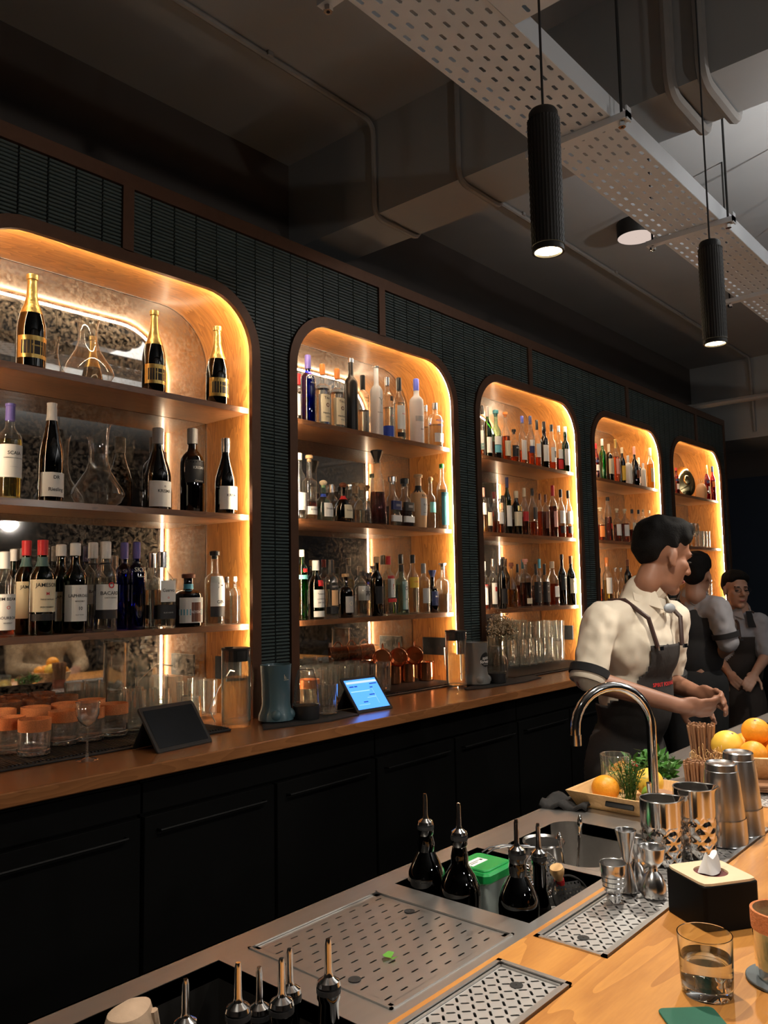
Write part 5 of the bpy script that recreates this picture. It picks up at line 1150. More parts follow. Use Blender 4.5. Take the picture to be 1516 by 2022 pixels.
for s in (-.006, .006): obj('wire_handle', MB().tube([(-.04, s, .201), (-.10, .03+s, .212), (-.125, .045+s, .21), (-.14, .052+s, .2035)], .0018, 6), M_chrome, o)
# jiggers on the tray
TZ = BZ+.0018
def jig(px_, py_, prof, label, n=28, inner=.0012):
    q = at_z(px_, py_, TZ); R = prof[0][0]; v = Vector((q.x, q.y, 0)).normalized()*R*.8
    t = thing('jigger', label, 'jigger', (q.x+v.x, q.y+v.y, TZ+.0006), 0, 'steel jiggers')
    top = prof[-1]; k = len(prof)
    up = [(max(.002, r-inner), z) for r, z in prof[k//2:]][::-1]
    obj('body', MB().lathe(prof+[(top[0]-.0004, top[1]+.0005)]+up+[(.002, up[-1][1])], n, cap1=False), M_satin, t); return t
jig(1213, 1784, [(.0115, 0), (.0125, .002), (.0125, .012), (.011, .014), (.016, .018), (.0185, .025), (.0178, .0265), (.0195, .033), (.0188, .0345), (.0205, .041), (.0198, .0425), (.0215, .049), (.021, .0505), (.0225, .062)], 'stepped steel jigger on a black foot, nearest on the drip tray')
j = jig(1240, 1765, [(.0155, 0), (.0165, .002), (.011, .03), (.006, .046), (.0058, .050), (.008, .056), (.0165, .095), (.0185, .102)], 'tall slim double-cone steel jigger behind the stepped one')
jig(1292, 1776, [(.0205, 0), (.0215, .003), (.0205, .018), (.014, .034), (.0075, .041), (.0072, .046), (.013, .052), (.0185, .06), (.0205, .075), (.0225, .080)], 'bell-shaped double steel jigger beside the tissue box')
jig(1258, 1755, [(.019, 0), (.0195, .003), (.018, .018), (.012, .034), (.0065, .041), (.0065, .046), (.011, .052), (.016, .06), (.018, .072), (.0195, .076)], 'small bell jigger half hidden behind the others')
# diamond-cut stirring tins
def stir_tin(px_, py_, R, H, rz, label):
    q = at_z(px_, py_, TZ); v = Vector((q.x, q.y, 0)).normalized()*R*.85
    t = thing('stirring_tin', label, 'mixing cup', (q.x+v.x, q.y+v.y, TZ+.0006), rz, 'diamond-cut steel mixing cups')
    m = MB(); n = 84; rings = []
    for z in [H*k/40 for k in range(41)]:
        f = z/H; ring = []
        for j in range(n):
            a = 2*PI*j/n; r = R
            if f < .60:
                u, v_ = (a*7/(2*PI)+f*4.2) % 1, (a*7/(2*PI)-f*4.2) % 1
                r = R*(.92+.10*min(.8, 2*min(u, 1-u, v_, 1-v_)))
            if f > .9:
                dd = max(0, math.cos(a))**14; r += R*.30*dd*(f-.9)/.1
            ring.append((r*math.cos(a), r*math.sin(a), z))
        rings.append(ring)
    inn = [[(x*.955, y*.955, z) for x, y, z in rings[k]] for k in range(40, 14, -5)]
    m.loft(rings+inn, True, True); obj('body', m.mesh('body', 22), pbr('polished_tin', (.74, .72, .70), .13, 1, .03), t)
    obj('rim', MB().tube([(p_[0]*.98, p_[1]*.98, p_[2]) for p_ in rings[40]]+[(rings[40][0][0]*.98, 0, H)], .0013, 6, False), M_satin, t)
    return t
stir_tin(1309, 1712, .038, .116, -.75, 'diamond-cut steel mixing cup with pouring lip, nearer of two')
stir_tin(1376, 1698, .039, .128, -.75, 'diamond-cut steel mixing cup with pouring lip, farther of two')
def shaker(px_, py_, R, H, label):
    q = at_z(px_, py_, TZ); v = Vector((q.x, q.y, 0)).normalized()*R*.85
    t = thing('shaker_tin', label, 'shaker', (q.x+v.x, q.y+v.y, TZ+.0006), 0, 'upturned shaker tins')
    obj('body', MB().lathe([(R*1.02, 0), (R, .002), (R*.90, H*.45), (R*.80, H*.75), (R*.73, H*.9), (R*.71, H*.905), (R*.69, H*.985), (R*.64, H), (R*.56, H-.003), (R*.002, H-.002)], 40, cap1=False), pbr('shaker_steel', (.74, .73, .72), .26, 1, .05), t)
    obj('lower_tin', MB().lathe([(R*1.03, 0), (R*1.01, .002), (R*.975, H*.30), (R*.965, H*.32)], 40, cap0=False, cap1=False), M_satin, t)
    return t
shaker(1432, 1673, .0445, .158, 'upturned steel shaker tin standing nearer on the drip tray')
shaker(1466, 1652, .044, .166, 'upturned steel shaker tin standing behind the nearer one')
# tissue box
N_, L_, R_ = on_bar(1395, 1847, .002), on_bar(1323, 1817, .002), on_bar(1480, 1834, .002)
ax = (R_-N_); lx = ax.length; ly = .098; rz = math.atan2(ax.y, ax.x)
t = thing('tissue_box', 'black square tissue box with pale wooden lid', 'tissue box', (N_.x, N_.y, BZ+.0023), rz)
hz = .068; w2 = max(lx, .098); LY = w2
obj('box', MB().rbox(0, w2, 0, LY, 0, hz, .006, 3, e=.001), M_black, t)
lid = MB(); pts = []; n = 40
hole = [(w2/2+.026*math.cos(2*PI*k/n), LY/2+.026*math.sin(2*PI*k/n)) for k in range(n)]
sqr = []
for k in range(n):
    ca, sa = math.cos(2*PI*k/n), math.sin(2*PI*k/n); pp = 12; kk = (abs(ca)**pp+abs(sa)**pp)**(-1/pp)*(w2/2-.0015); sqr.append((w2/2+kk*ca, LY/2+kk*sa))
lid.loft([[(x, y, hz+.0003) for x, y in sqr], [(x, y, hz+.004) for x, y in sqr], [(x, y, hz+.004) for x, y in hole], [(x, y, hz+.0003) for x, y in hole]], False, False)
obj('lid', lid.mesh('lid', 30), pbr('pale_birch', (.74, .56, .36), .5, var=.06), t)
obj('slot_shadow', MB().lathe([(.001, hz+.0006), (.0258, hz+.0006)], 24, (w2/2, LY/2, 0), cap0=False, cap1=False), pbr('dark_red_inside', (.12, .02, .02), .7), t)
m = MB(); rr = []
for i in range(7):
    f = i/6; rr.append([(w2/2+(.019*(1-f*.45)*math.cos(a))*(1+.22*math.sin(3*a+2*f)), LY/2+(.014*(1-f*.6)*math.sin(a))*(1+.3*math.sin(2*a+f)), hz+.003+.026*f+.006*math.sin(2*a+1)*f) for a in [2*PI*k/26 for k in range(26)]])
obj('tissue', m.loft(rr, False, True).mesh('tissue', 50), pbr('white_tissue', (.78, .78, .79), .8, var=.03), t)
# water glass
q = on_bar(1398, 1984, .002); R = .0335; v = Vector((q.x, q.y, 0)).normalized()*R*.9
t = thing('water_glass', 'clear tumbler half full of water on the wooden bar', 'glass', (q.x+v.x, q.y+v.y, BZ+.0024))
obj('glass_bowl', shell([(.0295, 0), (.0315, .003), (.0325, .02), (.0345, .074)], 48, base=.012, wall_=.0018), M_gwater, t)
obj('water', MB().lathe([(.0292, .0125), (.0315, .028), (.032, .046)], 40), M_water, t)
# cocktail on a coaster
q = on_bar(1506, 1962, .002); cx_, cy_ = q.x+.05, q.y-.012
tag(obj('coaster', MB().lathe([(.046, 0), (.047, .001), (.047, .0035), (.046, .0045)], 40), pbr('slate_coaster', (.10, .12, .13), .6), None, (cx_, cy_, BZ+.0024)), 'round slate-grey coaster under the rimmed cocktail', 'coaster')
t = thing('cocktail_glass', 'pale green cocktail in an orange-rimmed ribbed tumbler at the right edge', 'cocktail', (cx_, cy_, BZ+.0072))
obj('glass_bowl', shell([(.031, 0), (.033, .003), (.0345, .03), (.036, .086)], 60, (24, .012), base=.012), M_glass, t)
obj('drink', MB().lathe([(.030, .0125), (.0322, .03), (.033, .06)], 36), pbr('pale_green_drink', (.55, .58, .30), .25, trans=.55, ior=1.33, var=.05), t)
obj('salt_rim', MB().lathe([(.0365, .062), (.0372, .07), (.0372, .0865), (.035, .0875), (.0335, .0865)], 40, cap0=False, cap1=False), M_rim, t)
q = on_bar(1372, 2022, .002)
tag(obj('green_card', MB().rbox(-.05, .05, -.035, .035, 0, .003, .008, 4, e=.0008), pbr('green_felt', (.02, .12, .075), .7), None, (q.x-.012, q.y-.012, BZ+.0024), .75), 'dark green card lying at the bottom edge of the bar', 'card')

# fruit board across the steel top
SZ = BZ+.0005
t = thing('serving_board', 'shallow wooden tray with cut handles carrying fruit and herbs', 'tray', (1.91, .864, SZ))
m = MB(); hx, hy = .12, .135
def rect(a, b, z): return [(-a, -b, z), (a, -b, z), (a, b, z), (-a, b, z)]
m.loft([rect(hx-.02, hy-.02, 0), rect(hx, hy, .038), rect(hx-.006, hy-.006, .038), rect(hx-.026, hy-.026, .006)], True, True)
obj('tray_body', m.mesh('tray_body', 0), M_board, t)
obj('handle_cut', MB().rbox(-.035, .035, -.004, .004, -.007, .007, .0035, 3, M=Matrix.Translation((-hx+.0075, .0, .021)) @ Matrix.Rotation(PI/2, 4, 'Z') @ Matrix.Rotation(.48, 4, 'X')), M_ink, t)
for y in (-.02, .02): obj('screw', MB().ball((-hx+.014+.004, hy-.03+y*.3, .02+y*.4), .0025, 8, 5), M_ink, t)
def fruit(loc, r, mat, label, name='orange', cat='orange', group=None, sq=.95):
    t = thing(name, label, cat, loc, random.uniform(0, 6), group)
    obj('peel', MB().ball((0, 0, 0), (r, r, r*sq), 28, 18), mat, t)
    obj('navel', MB().lathe([(.0035, r*sq-.0012), (.003, r*sq+.0006), (.001, r*sq+.001)], 8, M=Matrix.Rotation(.5, 4, 'X')), CP['brown'], t)
    return t
bz = SZ+.0065
fruit((1.852, .925, bz+.033), .033, M_orange, 'single orange on the near end of the wooden tray')
fruit((1.967, .866, bz+.035), .035, M_grapefruit, 'yellow grapefruit behind the herbs on the wooden tray', 'grapefruit', 'grapefruit', None)
fruit((2.075, .985, SZ+.03), .03, M_orange, 'orange behind the herb bunch on the wooden tray')
fruit((1.905, .835, bz+.022), .022, pbr('lime_peel', (.22, .36, .05), .4), 'lime beside the herb bunch on the wooden tray', 'lime', 'lime')
fruit((2.14, 1.0, BZ+.0285), .028, pbr('tomato_skin', (.24, .045, .02), .25), 'dark red tomato in front of the apron', 'tomato', 'tomato')
highb = highball((1.93, .934, bz), 'ribbed glass of sliced fruit on the wooden tray', 'glass on the tray', [(.03, 0), (.033, .003), (.035, .05), (.037, .10)], (22, .025))
obj('fruit_slices', MB().ball((0, 0, .036), (.027, .027, .022), 14, 8), pbr('fruit_pulp', (.5, .35, .06), .5, var=.3), highb)
def bunch(loc, n, h, spread, mat, label, leaf, name='herb_bunch'):
    t = thing(name, label, 'herbs', loc); ms, ml = MB(), MB(); rnd = random.Random(n)
    for k in range(n):
        a = rnd.uniform(0, 2*PI); e = rnd.uniform(0, spread); d = Vector((math.cos(a)*math.sin(e), math.sin(a)*math.sin(e), math.cos(e)))
        b = Vector((rnd.uniform(-.012, .012), rnd.uniform(-.012, .012), 0)); L = h*rnd.uniform(.7, 1)
        ms.tube([b, b+d*L*.5+Vector((0, 0, L*.08)), b+d*L], .0009, 4)
        for j in range(9):
            p_ = b+d*L*(.35+.65*j/8); w_ = leaf*(.35 if leaf < .02 else .7); s_ = Vector((rnd.uniform(-1, 1), rnd.uniform(-1, 1), rnd.uniform(-.2, 1))).normalized()
            sd = s_.cross(Vector((rnd.uniform(-1, 1), rnd.uniform(-1, 1), rnd.uniform(-1, 1)))).normalized()*w_*.3
            ml.add([p_, p_+s_*leaf*.5+sd, p_+s_*leaf, p_+s_*leaf*.5-sd], [(0, 1, 2, 3)])
    obj('stems', ms.mesh('stems', 0), mat, t); o = obj('leaves', ml.mesh('leaves', 0), mat, t); o['kind'] = 'stuff'; return t
bunch((1.885, .88, bz), 42, .105, .5, M_leaf, 'bunch of dark rosemary sprigs on the wooden tray', .014)
bunch((2.09, .90, BZ+.012), 26, .085, .9, pbr('basil_leaf', (.06, .19, .03), .45, var=.3), 'bunch of broad-leaved basil behind the tap', .032)
for i in range(4):
    tag(obj('wooden_coaster', MB().lathe([(.034, 0), (.035, .001), (.035, .006), (.034, .007)], 28), M_straw, None, (1.855+.004*i, .792-.003*i, bz+.009+.0074*i), (.16, 0, 0)), ('bottom', 'second', 'third', 'top')[i]+' round wooden coaster in the leaning stack on the tray', 'coaster', 'round wooden coasters')
# straw caddies
def straws(loc, n, h, box, label, spread=.12, rz=.3, loops=False):
    t = thing('straw_caddy', label, 'straw holder', loc, rz)
    bx, by, bh = box
    obj('box', MB().box(-bx, bx, -by, by, 0, .003).box(-bx, bx, -by, -by+.003, 0, bh).box(-bx, bx, by-.003, by, 0, bh).box(-bx, -bx+.003, -by, by, 0, bh).box(bx-.003, bx, -by, by, 0, bh).mesh('box', 0), M_terracotta, t)
    rnd = random.Random(n)
    cols = max(2, int(math.sqrt(n*bx/by))); rows_ = (n+cols-1)//cols; k = 0
    me = MB().lathe([(.0028, 0), (.0028, h)], 7).mesh('straw')
    me.materials.append(M_straw)
    for i in range(cols):
        for j in range(rows_):
            if k >= n: break
            k += 1
            x, y = (-.84+1.68*i/(cols-1))*(bx-.004), (-.84+1.68*j/max(1, rows_-1))*(by-.004)
            o = obj('straw', me, None, t, (x, y, .0032+rnd.uniform(0, .006)), (rnd.uniform(-.04, .04)-y/by*spread, rnd.uniform(-.04, .04)+x/bx*spread, 0))
    return t
straws((2.10, .80, SZ), 48, .072, (.034, .026, .03), 'terracotta box of short brown paper straws behind the mixing cups', .1)
straws((2.28, .845, SZ), 56, .135, (.03, .026, .05), 'terracotta box of tall brown paper straws beside the oranges', .12)
t = thing('pick_caddy', 'box of looped bamboo cocktail picks beside the short straws', 'pick holder', (2.185, .80, SZ), .3)
obj('box', MB().box(-.026, .026, -.022, .022, 0, .035), M_terracotta, t)
rnd = random.Random(5)
for k in range(26):
    x, y = rnd.uniform(-.022, .022), rnd.uniform(-.018, .018); L = rnd.uniform(.055, .085); lean = Vector((x*1.2, y*1.2, 0))
    b = Vector((x, y, .034)); tp = Vector((x, y, L))+lean
    a0 = rnd.uniform(0, PI); u_ = Vector((math.cos(a0), math.sin(a0), 0))
    pts = [b, tp]+[tp+Vector((0, 0, .009))+u_*.006*math.sin(2*PI*q/8)+Vector((0, 0, -.009*math.cos(2*PI*q/8))) for q in range(1, 9)]
    obj('pick', MB().tube(pts, .0009, 4), M_board, t)
tag(obj('pen_cap', MB().lathe([(.005, 0), (.006, .002), (.006, .03), (.004, .034)], 12), M_rubber, None, (2.335, .875, SZ+.158)), 'black cap of a pen standing among the tall straws', 'pen') if False else None
# folded dark towel behind the tray
m = MB(); rr = []
for i in range(9):
    x = i/8; rr.append([(-.05+.11*x, -.055+.11*j/10, .012+.007*math.sin(j*1.3+x*4)+.004*math.sin(x*9)) for j in range(11)])
m.loft(rr, False, False, closed=False)
o = tag(obj('folded_towel', m.mesh('folded_towel', 60), M_cloth, None, (1.80, 1.0, BZ-.003), .3), 'folded black towel under the corner of the wooden tray', 'towel'); md = o.modifiers.new('t', 'SOLIDIFY'); md.thickness = .008
# bowl of citrus
bc = Vector((2.30, .715, SZ))
t = thing('wooden_bowl', 'pale wooden bowl of oranges at the right edge', 'bowl', bc)
obj('bowl_shell', MB().lathe([(.04, 0), (.046, .003), (.07, .02), (.095, .05), (.108, .082), (.103, .084), (.09, .054), (.065, .027), (.03, .012), (.001, .011)], 44, cap1=False), M_board, t)
fg = 'oranges in the wooden bowl'
FB = [(115, .067, .092, .042, M_grapefruit, 'grapefruit', 'large yellow grapefruit at the back of the orange bowl'), (40, .063, .085, .033, M_orange, 'orange', 'orange half hidden at the back of the wooden bowl'), (-30, .063, .088, .034, M_orange, 'orange', 'orange at the far right of the wooden bowl'),
      (-97, .063, .085, .033, M_orange, 'orange', 'orange at the guest side of the wooden bowl'), (-166, .063, .085, .034, M_orange, 'orange', 'lower front orange in the wooden bowl'), (0, 0, .048, .033, M_orange, 'orange', 'orange at the bottom of the wooden bowl'), (-20, .008, .132, .036, M_orange, 'orange', 'topmost orange on the pile in the wooden bowl')]
for an, rd, dz, r, mt, nme, lab in FB:
    dx, dy = rd*math.cos(math.radians(an)), rd*math.sin(math.radians(an))
    fruit(bc+Vector((dx, dy, dz)), r, mt, lab, nme, nme, fg if nme == 'orange' else None)
for i in range(3): tag(obj('wooden_coaster', MB().rbox(-.04, .04, -.04, .04, 0, .006, .01, 3), M_straw, None, (2.22-.004*i, .66+.004*i, BZ+.0056+.0064*i), .4+.1*i), ('bottom', 'middle', 'top')[i]+' square wooden coaster in the stack under the bowl rim', 'coaster', 'square wooden coasters')
# far end of the bar: rubber mats
for i, x in enumerate((2.52, 3.56)):
    tag(obj('rubber_mat', MB().rbox(0, .2, 0, .23, 0, .008, .01, 3, e=.002), M_rubber, None, (x, .72, SZ)), ('nearer', 'farther')[i]+' black rubber mat on the far steel top', 'mat', 'rubber mats on the steel top')
# towel roll at the bin
q = at_z(222, 2000, BZ)
t = thing('linen_towel', 'rolled beige linen towel standing in the black bin', 'towel', (.585, .945, BF+.0005), .4)
obj('roll', MB().lathe([(.03, 0), (.036, .01), (.037, .12), (.035, .20), (.028, .222), (.012, .23), (.001, .23)], 28, rib=(3, .05), sx=1.15, sy=.8), pbr('beige_linen', (.40, .28, .19), .9, var=.15, scale=70, bump=.3), t)
obj('fold', MB().tube([(.03, -.024, .02), (.032, -.026, .14), (.02, -.02, .215)], .006, 8), MATS['beige_linen'], t)

# ------------------------------------------------------------------ people
from mathutils.bvhtree import BVHTree
def pt(px_, py_, d): v = ray(px_, py_)*d; v.z += CAMZ; return v
def fuse(mb_, voxel=.008, smooth=6, keep=None, name='m', disp=0):
    me = mb_.mesh(name, 0); o = bpy.data.objects.new('tmp', me); COL.objects.link(o)
    r = o.modifiers.new('r', 'REMESH'); r.mode = 'VOXEL'; r.voxel_size = voxel
    if smooth: s_ = o.modifiers.new('s', 'SMOOTH'); s_.iterations = smooth; s_.factor = .5
    dg = bpy.context.evaluated_depsgraph_get(); dg.update()
    out = bpy.data.meshes.new_from_object(o.evaluated_get(dg))
    bpy.data.objects.remove(o); bpy.data.meshes.remove(me)
    if keep or disp:
        bm = bmesh.new(); bm.from_mesh(out)
        if disp:
            from mathutils import noise
            for v in bm.verts: v.co += v.normal*noise.noise(v.co*26)*disp
        if keep: bmesh.ops.delete(bm, geom=[f for f in bm.faces if not keep(f.calc_center_median())], context='FACES')
        bm.to_mesh(out); bm.free()
    out.shade_smooth(); out.name = name
    return out
def ell(mb_, c, r, M): mb_.ball((0, 0, 0), r, 20, 14, Matrix.Translation(c) @ M); return mb_
def add_hand(mb_, wr, d, nrm, s=1.0, curl=.5, thumb=1):
    d = d.normalized(); nrm = (nrm-d*nrm.dot(d)).normalized(); sd = d.cross(nrm)*thumb
    Mr = Matrix((d, sd, nrm)).transposed().to_4x4()
    ell(mb_, wr+d*.045*s, (.05*s, .04*s, .017*s), Mr)
    mb_.cap(wr-d*.02, wr+d*.03*s, .026*s, .028*s, 10)
    for k, (off, L) in enumerate(((.030, .075), (.010, .083), (-.011, .078), (-.030, .062))):
        a = wr+d*.085*s+sd*off*s; q = d
        for seg in range(3):
            ang = curl*(.55+.45*seg); q = (q*math.cos(ang)-nrm*math.sin(ang)).normalized()
            nrm_ = nrm; b = a+q*L*s*(.45, .32, .25)[seg]
            mb_.cap(a, b, .0095*s, .0085*s, 8); a = b
    a = wr+d*.03*s+sd*.032*s; q = (d*.6+sd*.75-nrm*.25).normalized()
    for seg in range(2):
        b = a+q*.038*s; mb_.cap(a, b, .0115*s, .0095*s, 8); a = b; q = (q+d*.35-nrm*.35).normalized()
def make_head(mbs, mbh, M, s=1.0, hair='short'):
    I = Matrix()
    def e(c, r, tgt=mbs): tgt.ball((0, 0, 0), tuple(k*s for k in r), 22, 14, M @ Matrix.Translation(Vector(c)*s))
    def cp(a, b, ra, rb, tgt=mbs): tgt.cap(M @ (Vector(a)*s), M @ (Vector(b)*s), ra*s, rb*s, 12)
    e((-.012, 0, .045), (.1, .077, .092)); e((.032, 0, -.025), (.062, .063, .088)); e((.03, 0, -.075), (.056, .052, .042)); e((.07, 0, -.1), (.024, .026, .021))
    cp((.088, 0, .018), (.114, 0, -.024), .0085, .0125); e((.1, .012, -.03), (.011, .009, .008)); e((.1, -.012, -.03), (.011, .009, .008))
    cp((.078, -.036, .03), (.078, .036, .03), .014, .014); e((.086, 0, -.058), (.014, .024, .0065)); e((.083, 0, -.071), (.014, .021, .008))
    for q in (-1, 1):
        e((.055, q*.045, -.015), (.028, .02, .022)); e((-.002, q*.077, -.005), (.017, .009, .031)); e((.006, q*.08, -.028), (.009, .007, .012))
    cp((-.022, 0, -.06), (-.03, 0, -.10), .046, .046)
    if mbh is None: return
    e((-.024, 0, .06), (.097, .081, .086), mbh); e((-.058, 0, .028), (.058, .070, .072), mbh)
    if hair == 'short': e((.02, 0, .118), (.072, .066, .034), mbh); e((.058, .006, .108), (.034, .05, .022), mbh); e((.01, .055, .085), (.06, .026, .04), mbh); e((.01, -.055, .085), (.06, .026, .04), mbh)
    else: e((.02, 0, .105), (.075, .072, .04), mbh); e((-.10, 0, .02), (.035, .035, .05), mbh); e((.025, .05, .085), (.055, .03, .035), mbh); e((.025, -.05, .085), (.055, .03, .035), mbh)
M_skin = pbr('skin_tan', (.27, .125, .075), .5, var=.12, scale=22); M_skin2 = pbr('skin_light', (.34, .185, .125), .5, var=.1, scale=22)
M_hair = pbr('black_hair', (.004, .0035, .0035), .8, spec=.2, var=.3, scale=200, bump=.4)
M_shirt = pbr('cream_shirt', (.60, .53, .43), .85, var=.08, scale=18, bump=.25); M_shirt2 = pbr('grey_shirt', (.27, .265, .285), .85, var=.08, scale=18, bump=.25)
M_apron = pbr('charcoal_apron', (.024, .021, .020), .8, var=.15, scale=90, bump=.2); M_trou = pbr('black_trousers', (.008, .008, .009), .9)
M_vest = pbr('black_vest', (.012, .011, .012), .85); M_leather = pbr('dark_leather', (.035, .014, .01), .5); M_jacket = pbr('tan_camouflage', (.40, .29, .18), .9, var=.55, scale=16); M_dark = pbr('dark_jumper', (.03, .027, .026), .9)
def rotz(a): return Matrix.Rotation(a, 4, 'Z')
def person(label, J, face, skin, shirt, hair='short', s=1.0, head_face=None, tilt=.0, roll=0, sleeve=1.0, vest=None, apron=False, seated=None, girth=1.0, trousers=None, hands=(.5, .5), extra=None):
    """J: joints in the room; face: direction the chest looks; one skin mesh, clothes as children"""
    t = thing('person', label, 'person', (J['hip'].x, J['hip'].y, 0)); O = Vector((J['hip'].x, J['hip'].y, 0))
    L = {k: (v-O if len(k) > 2 or k == 'hip' else v) for k, v in J.items()}
    Rm = rotz(face); fw = Rm @ Vector((1, 0, 0)); lf = Rm @ Vector((0, 1, 0))
    hf = face if head_face is None else head_face
    HM = Matrix.Translation(L['head']) @ rotz(hf) @ Matrix.Rotation(tilt, 4, 'Y') @ Matrix.Rotation(roll, 4, 'X')
    sk, hr = MB(), MB(); make_head(sk, hr, HM, s, hair)
    sk.cap(L['head']-Vector((0, 0, .09))-fw*.03, L['neck']-Vector((0, 0, .03)), .045*s, .05*s)
    mid = (L['rsh']+L['lsh'])/2
    # torso and limbs under the clothes keep the body one piece
    sk.cap(L['neck'], L['hip'], .075, .1); sk.cap(L['rsh'], L['lsh'], .04, .04)
    for a in 'rl':
        sk.cap(L[a+'sh'], L[a+'elb'], .046*s, .040*s); sk.cap(L[a+'elb'], L[a+'wr'], .041*s, .027*s)
    cen = (L['rwr']+L['lwr'])/2
    dr, dl = (L.get('rhd', L['rwr']+(L['rwr']-L['relb']))-L['rwr']), (L.get('lhd', L['lwr']+(L['lwr']-L['lelb']))-L['lwr'])
    add_hand(sk, L['rwr'], dr, L.get('rn', -lf+Vector((0, 0, .6))), s, hands[0], 1); add_hand(sk, L['lwr'], dl, L.get('ln', lf*.6+Vector((0, 0, .8))), s, hands[1], -1)
    feet = []
    for q in (-1, 1):
        h = L['hip']+lf*q*.085-Vector((0, 0, .03))
        if seated: kn = h+fw*.4+lf*q*.03; ft = kn+Vector((0, 0, -.42))-fw*.02
        else: kn = h+fw*.03+Vector((0, 0, -(L['hip'].z)*.5+.02)); ft = h+Vector((0, 0, -L['hip'].z+.13))-fw*.01
        sk.cap(h, kn, .07, .05); sk.cap(kn, ft, .048, .036); feet.append((h, kn, ft, q))
    obj('body', fuse(sk, .0062*s, 4, name='body'), skin, t)
    obj('hair', fuse(hr, .008, 2, name='hair', disp=.006), M_hair, t)
    for q in (-1, 1):
        c = HM @ (Vector((.083, q*.032, .006))*s)
        obj('eye', MB().ball((0, 0, 0), (.007*s, .013*s, (.0035 if tilt > .15 else .006)*s), 10, 6, HM @ Matrix.Translation(Vector((.088, q*.033, .004))*s)), M_ink if tilt > .15 else pbr('eye_dark', (.03, .02, .018), .2), t)
        obj('eyebrow', MB().cap(HM @ (Vector((.093, q*.018, .029))*s), HM @ (Vector((.084, q*.048, .031))*s), .0038*s, .0028*s, 6), M_hair, t)
    obj('lips', MB().ball((0, 0, 0), (.006*s, .021*s, .008*s), 12, 6, HM @ Matrix.Translation(Vector((.0965, 0, -.064))*s)), pbr('lips_'+skin.name, (.30, .10, .08), .5), t)
    # shirt
    sh = MB(); g = girth
    ch = mid*.62+L['hip']*.38
    ell(sh, mid*.80+L['hip']*.20+fw*.01, (.118*g, .165*g, .15), Rm); ell(sh, mid*.45+L['hip']*.55+fw*.012, (.112*g, .148*g, .2), Rm)
    sh.cap(L['rsh'], L['lsh'], .064, .064); sh.cap(L['neck']+Vector((0, 0, .0)), mid-Vector((0, 0, .06)), .076*s, .112)
    sh.cap(L['rsh'], mid, .062, .085); sh.cap(L['lsh'], mid, .062, .085)
    for a in 'rl':
        e_ = L[a+'sh'].lerp(L[a+'elb'], sleeve if sleeve <= 1 else 1)
        sh.cap(L[a+'sh'], e_, .066*g, .058 if sleeve <= 1 else .054)
        if sleeve > 1: sh.cap(e_, L[a+'elb'].lerp(L[a+'wr'], sleeve-1), .054, .044)
    obj('shirt', fuse(sh, .010, 5, name='shirt', disp=.007), shirt, t)
    cl = MB()
    for q in (-1, 1):
        n0 = L['neck']+Vector((0, 0, .035)); cl.add([n0+lf*q*.03+fw*.062+Vector((0, 0, -.0)), n0+lf*q*.068+fw*.0, n0+lf*q*.085+fw*.02-Vector((0, 0, .05)), n0+lf*q*.035+fw*.105-Vector((0, 0, .085))], [(0, 1, 2, 3)])
    nd = (L['head']-Vector((0, 0, .1))-fw*.03-L['neck']).normalized(); cl.tube([L['neck']+nd*.01, L['neck']+nd*.062], [.066*s, .058*s], 20, False)
    co = obj('collar', cl.mesh('collar', 0), shirt, t); md = co.modifiers.new('t', 'SOLIDIFY'); md.thickness = .005
    # trousers and shoes
    tr = MB(); ell(tr, L['hip']-Vector((0, 0, .02)), (.118*g, .158*g, .13), Rm)
    for h, kn, ft, q in feet: tr.cap(h, kn, .088*g, .068); tr.cap(kn, ft, .068, .056)
    obj('trousers', fuse(tr, .014, 4, name='trousers'), trousers or M_trou, t)
    for h, kn, ft, q in feet:
        b = ft+Vector((0, 0, -.085)); obj('shoe', MB().ball((0, 0, 0), (.125, .045, .044), 16, 8, Matrix.Translation(b+fw*.055) @ Rm), M_black, t)
    if vest:
        vm = MB(); ell(vm, mid*.80+L['hip']*.20+fw*.01, (.128*g, .172*g, .165), Rm); ell(vm, mid*.45+L['hip']*.55+fw*.012, (.122*g, .158*g, .22), Rm); vm.cap(L['rsh'].lerp(mid, .3), L['lsh'].lerp(mid, .3), .066, .066)
        obj('vest', fuse(vm, .011, 5, name='vest'), vest, t)
    if apron:
        am = MB(); ell(am, mid*.80+L['hip']*.20+fw*.01, (.131*g, .176*g, .16), Rm); ell(am, mid*.45+L['hip']*.55+fw*.012, (.126*g, .162*g, .22), Rm); ell(am, L['hip']-Vector((0, 0, .05)), (.138*g, .18*g, .2), Rm)
        am.cap(L['hip']-Vector((0, 0, .05)), L['hip']-Vector((0, 0, .42))+fw*.02, .15, .14)
        zt = mid.z-.085; zw = mid.z-.30; low = L['hip'].z-.45
        def keep(c):
            ax_ = mid*.5+L['hip']*.5; tt = (c.z-L['hip'].z)/max(.01, mid.z-L['hip'].z); base = L['hip'].lerp(mid, tt); r_ = c-base
            x_, y_ = r_.dot(fw), r_.dot(lf)
            if c.z > zt or c.z < low: return False
            half = .092 if c.z > zt-.10 else (.092+.098*min(1, (zt-.10-c.z)/.14))
            return x_ > (.02 if c.z > zw else -.05) and abs(y_) < half
        am_ = fuse(am, .010, 5, keep, 'apron'); ap = obj('apron', am_, apron, t); md = ap.modifiers.new('t', 'SOLIDIFY'); md.thickness = .004; md.offset = 1
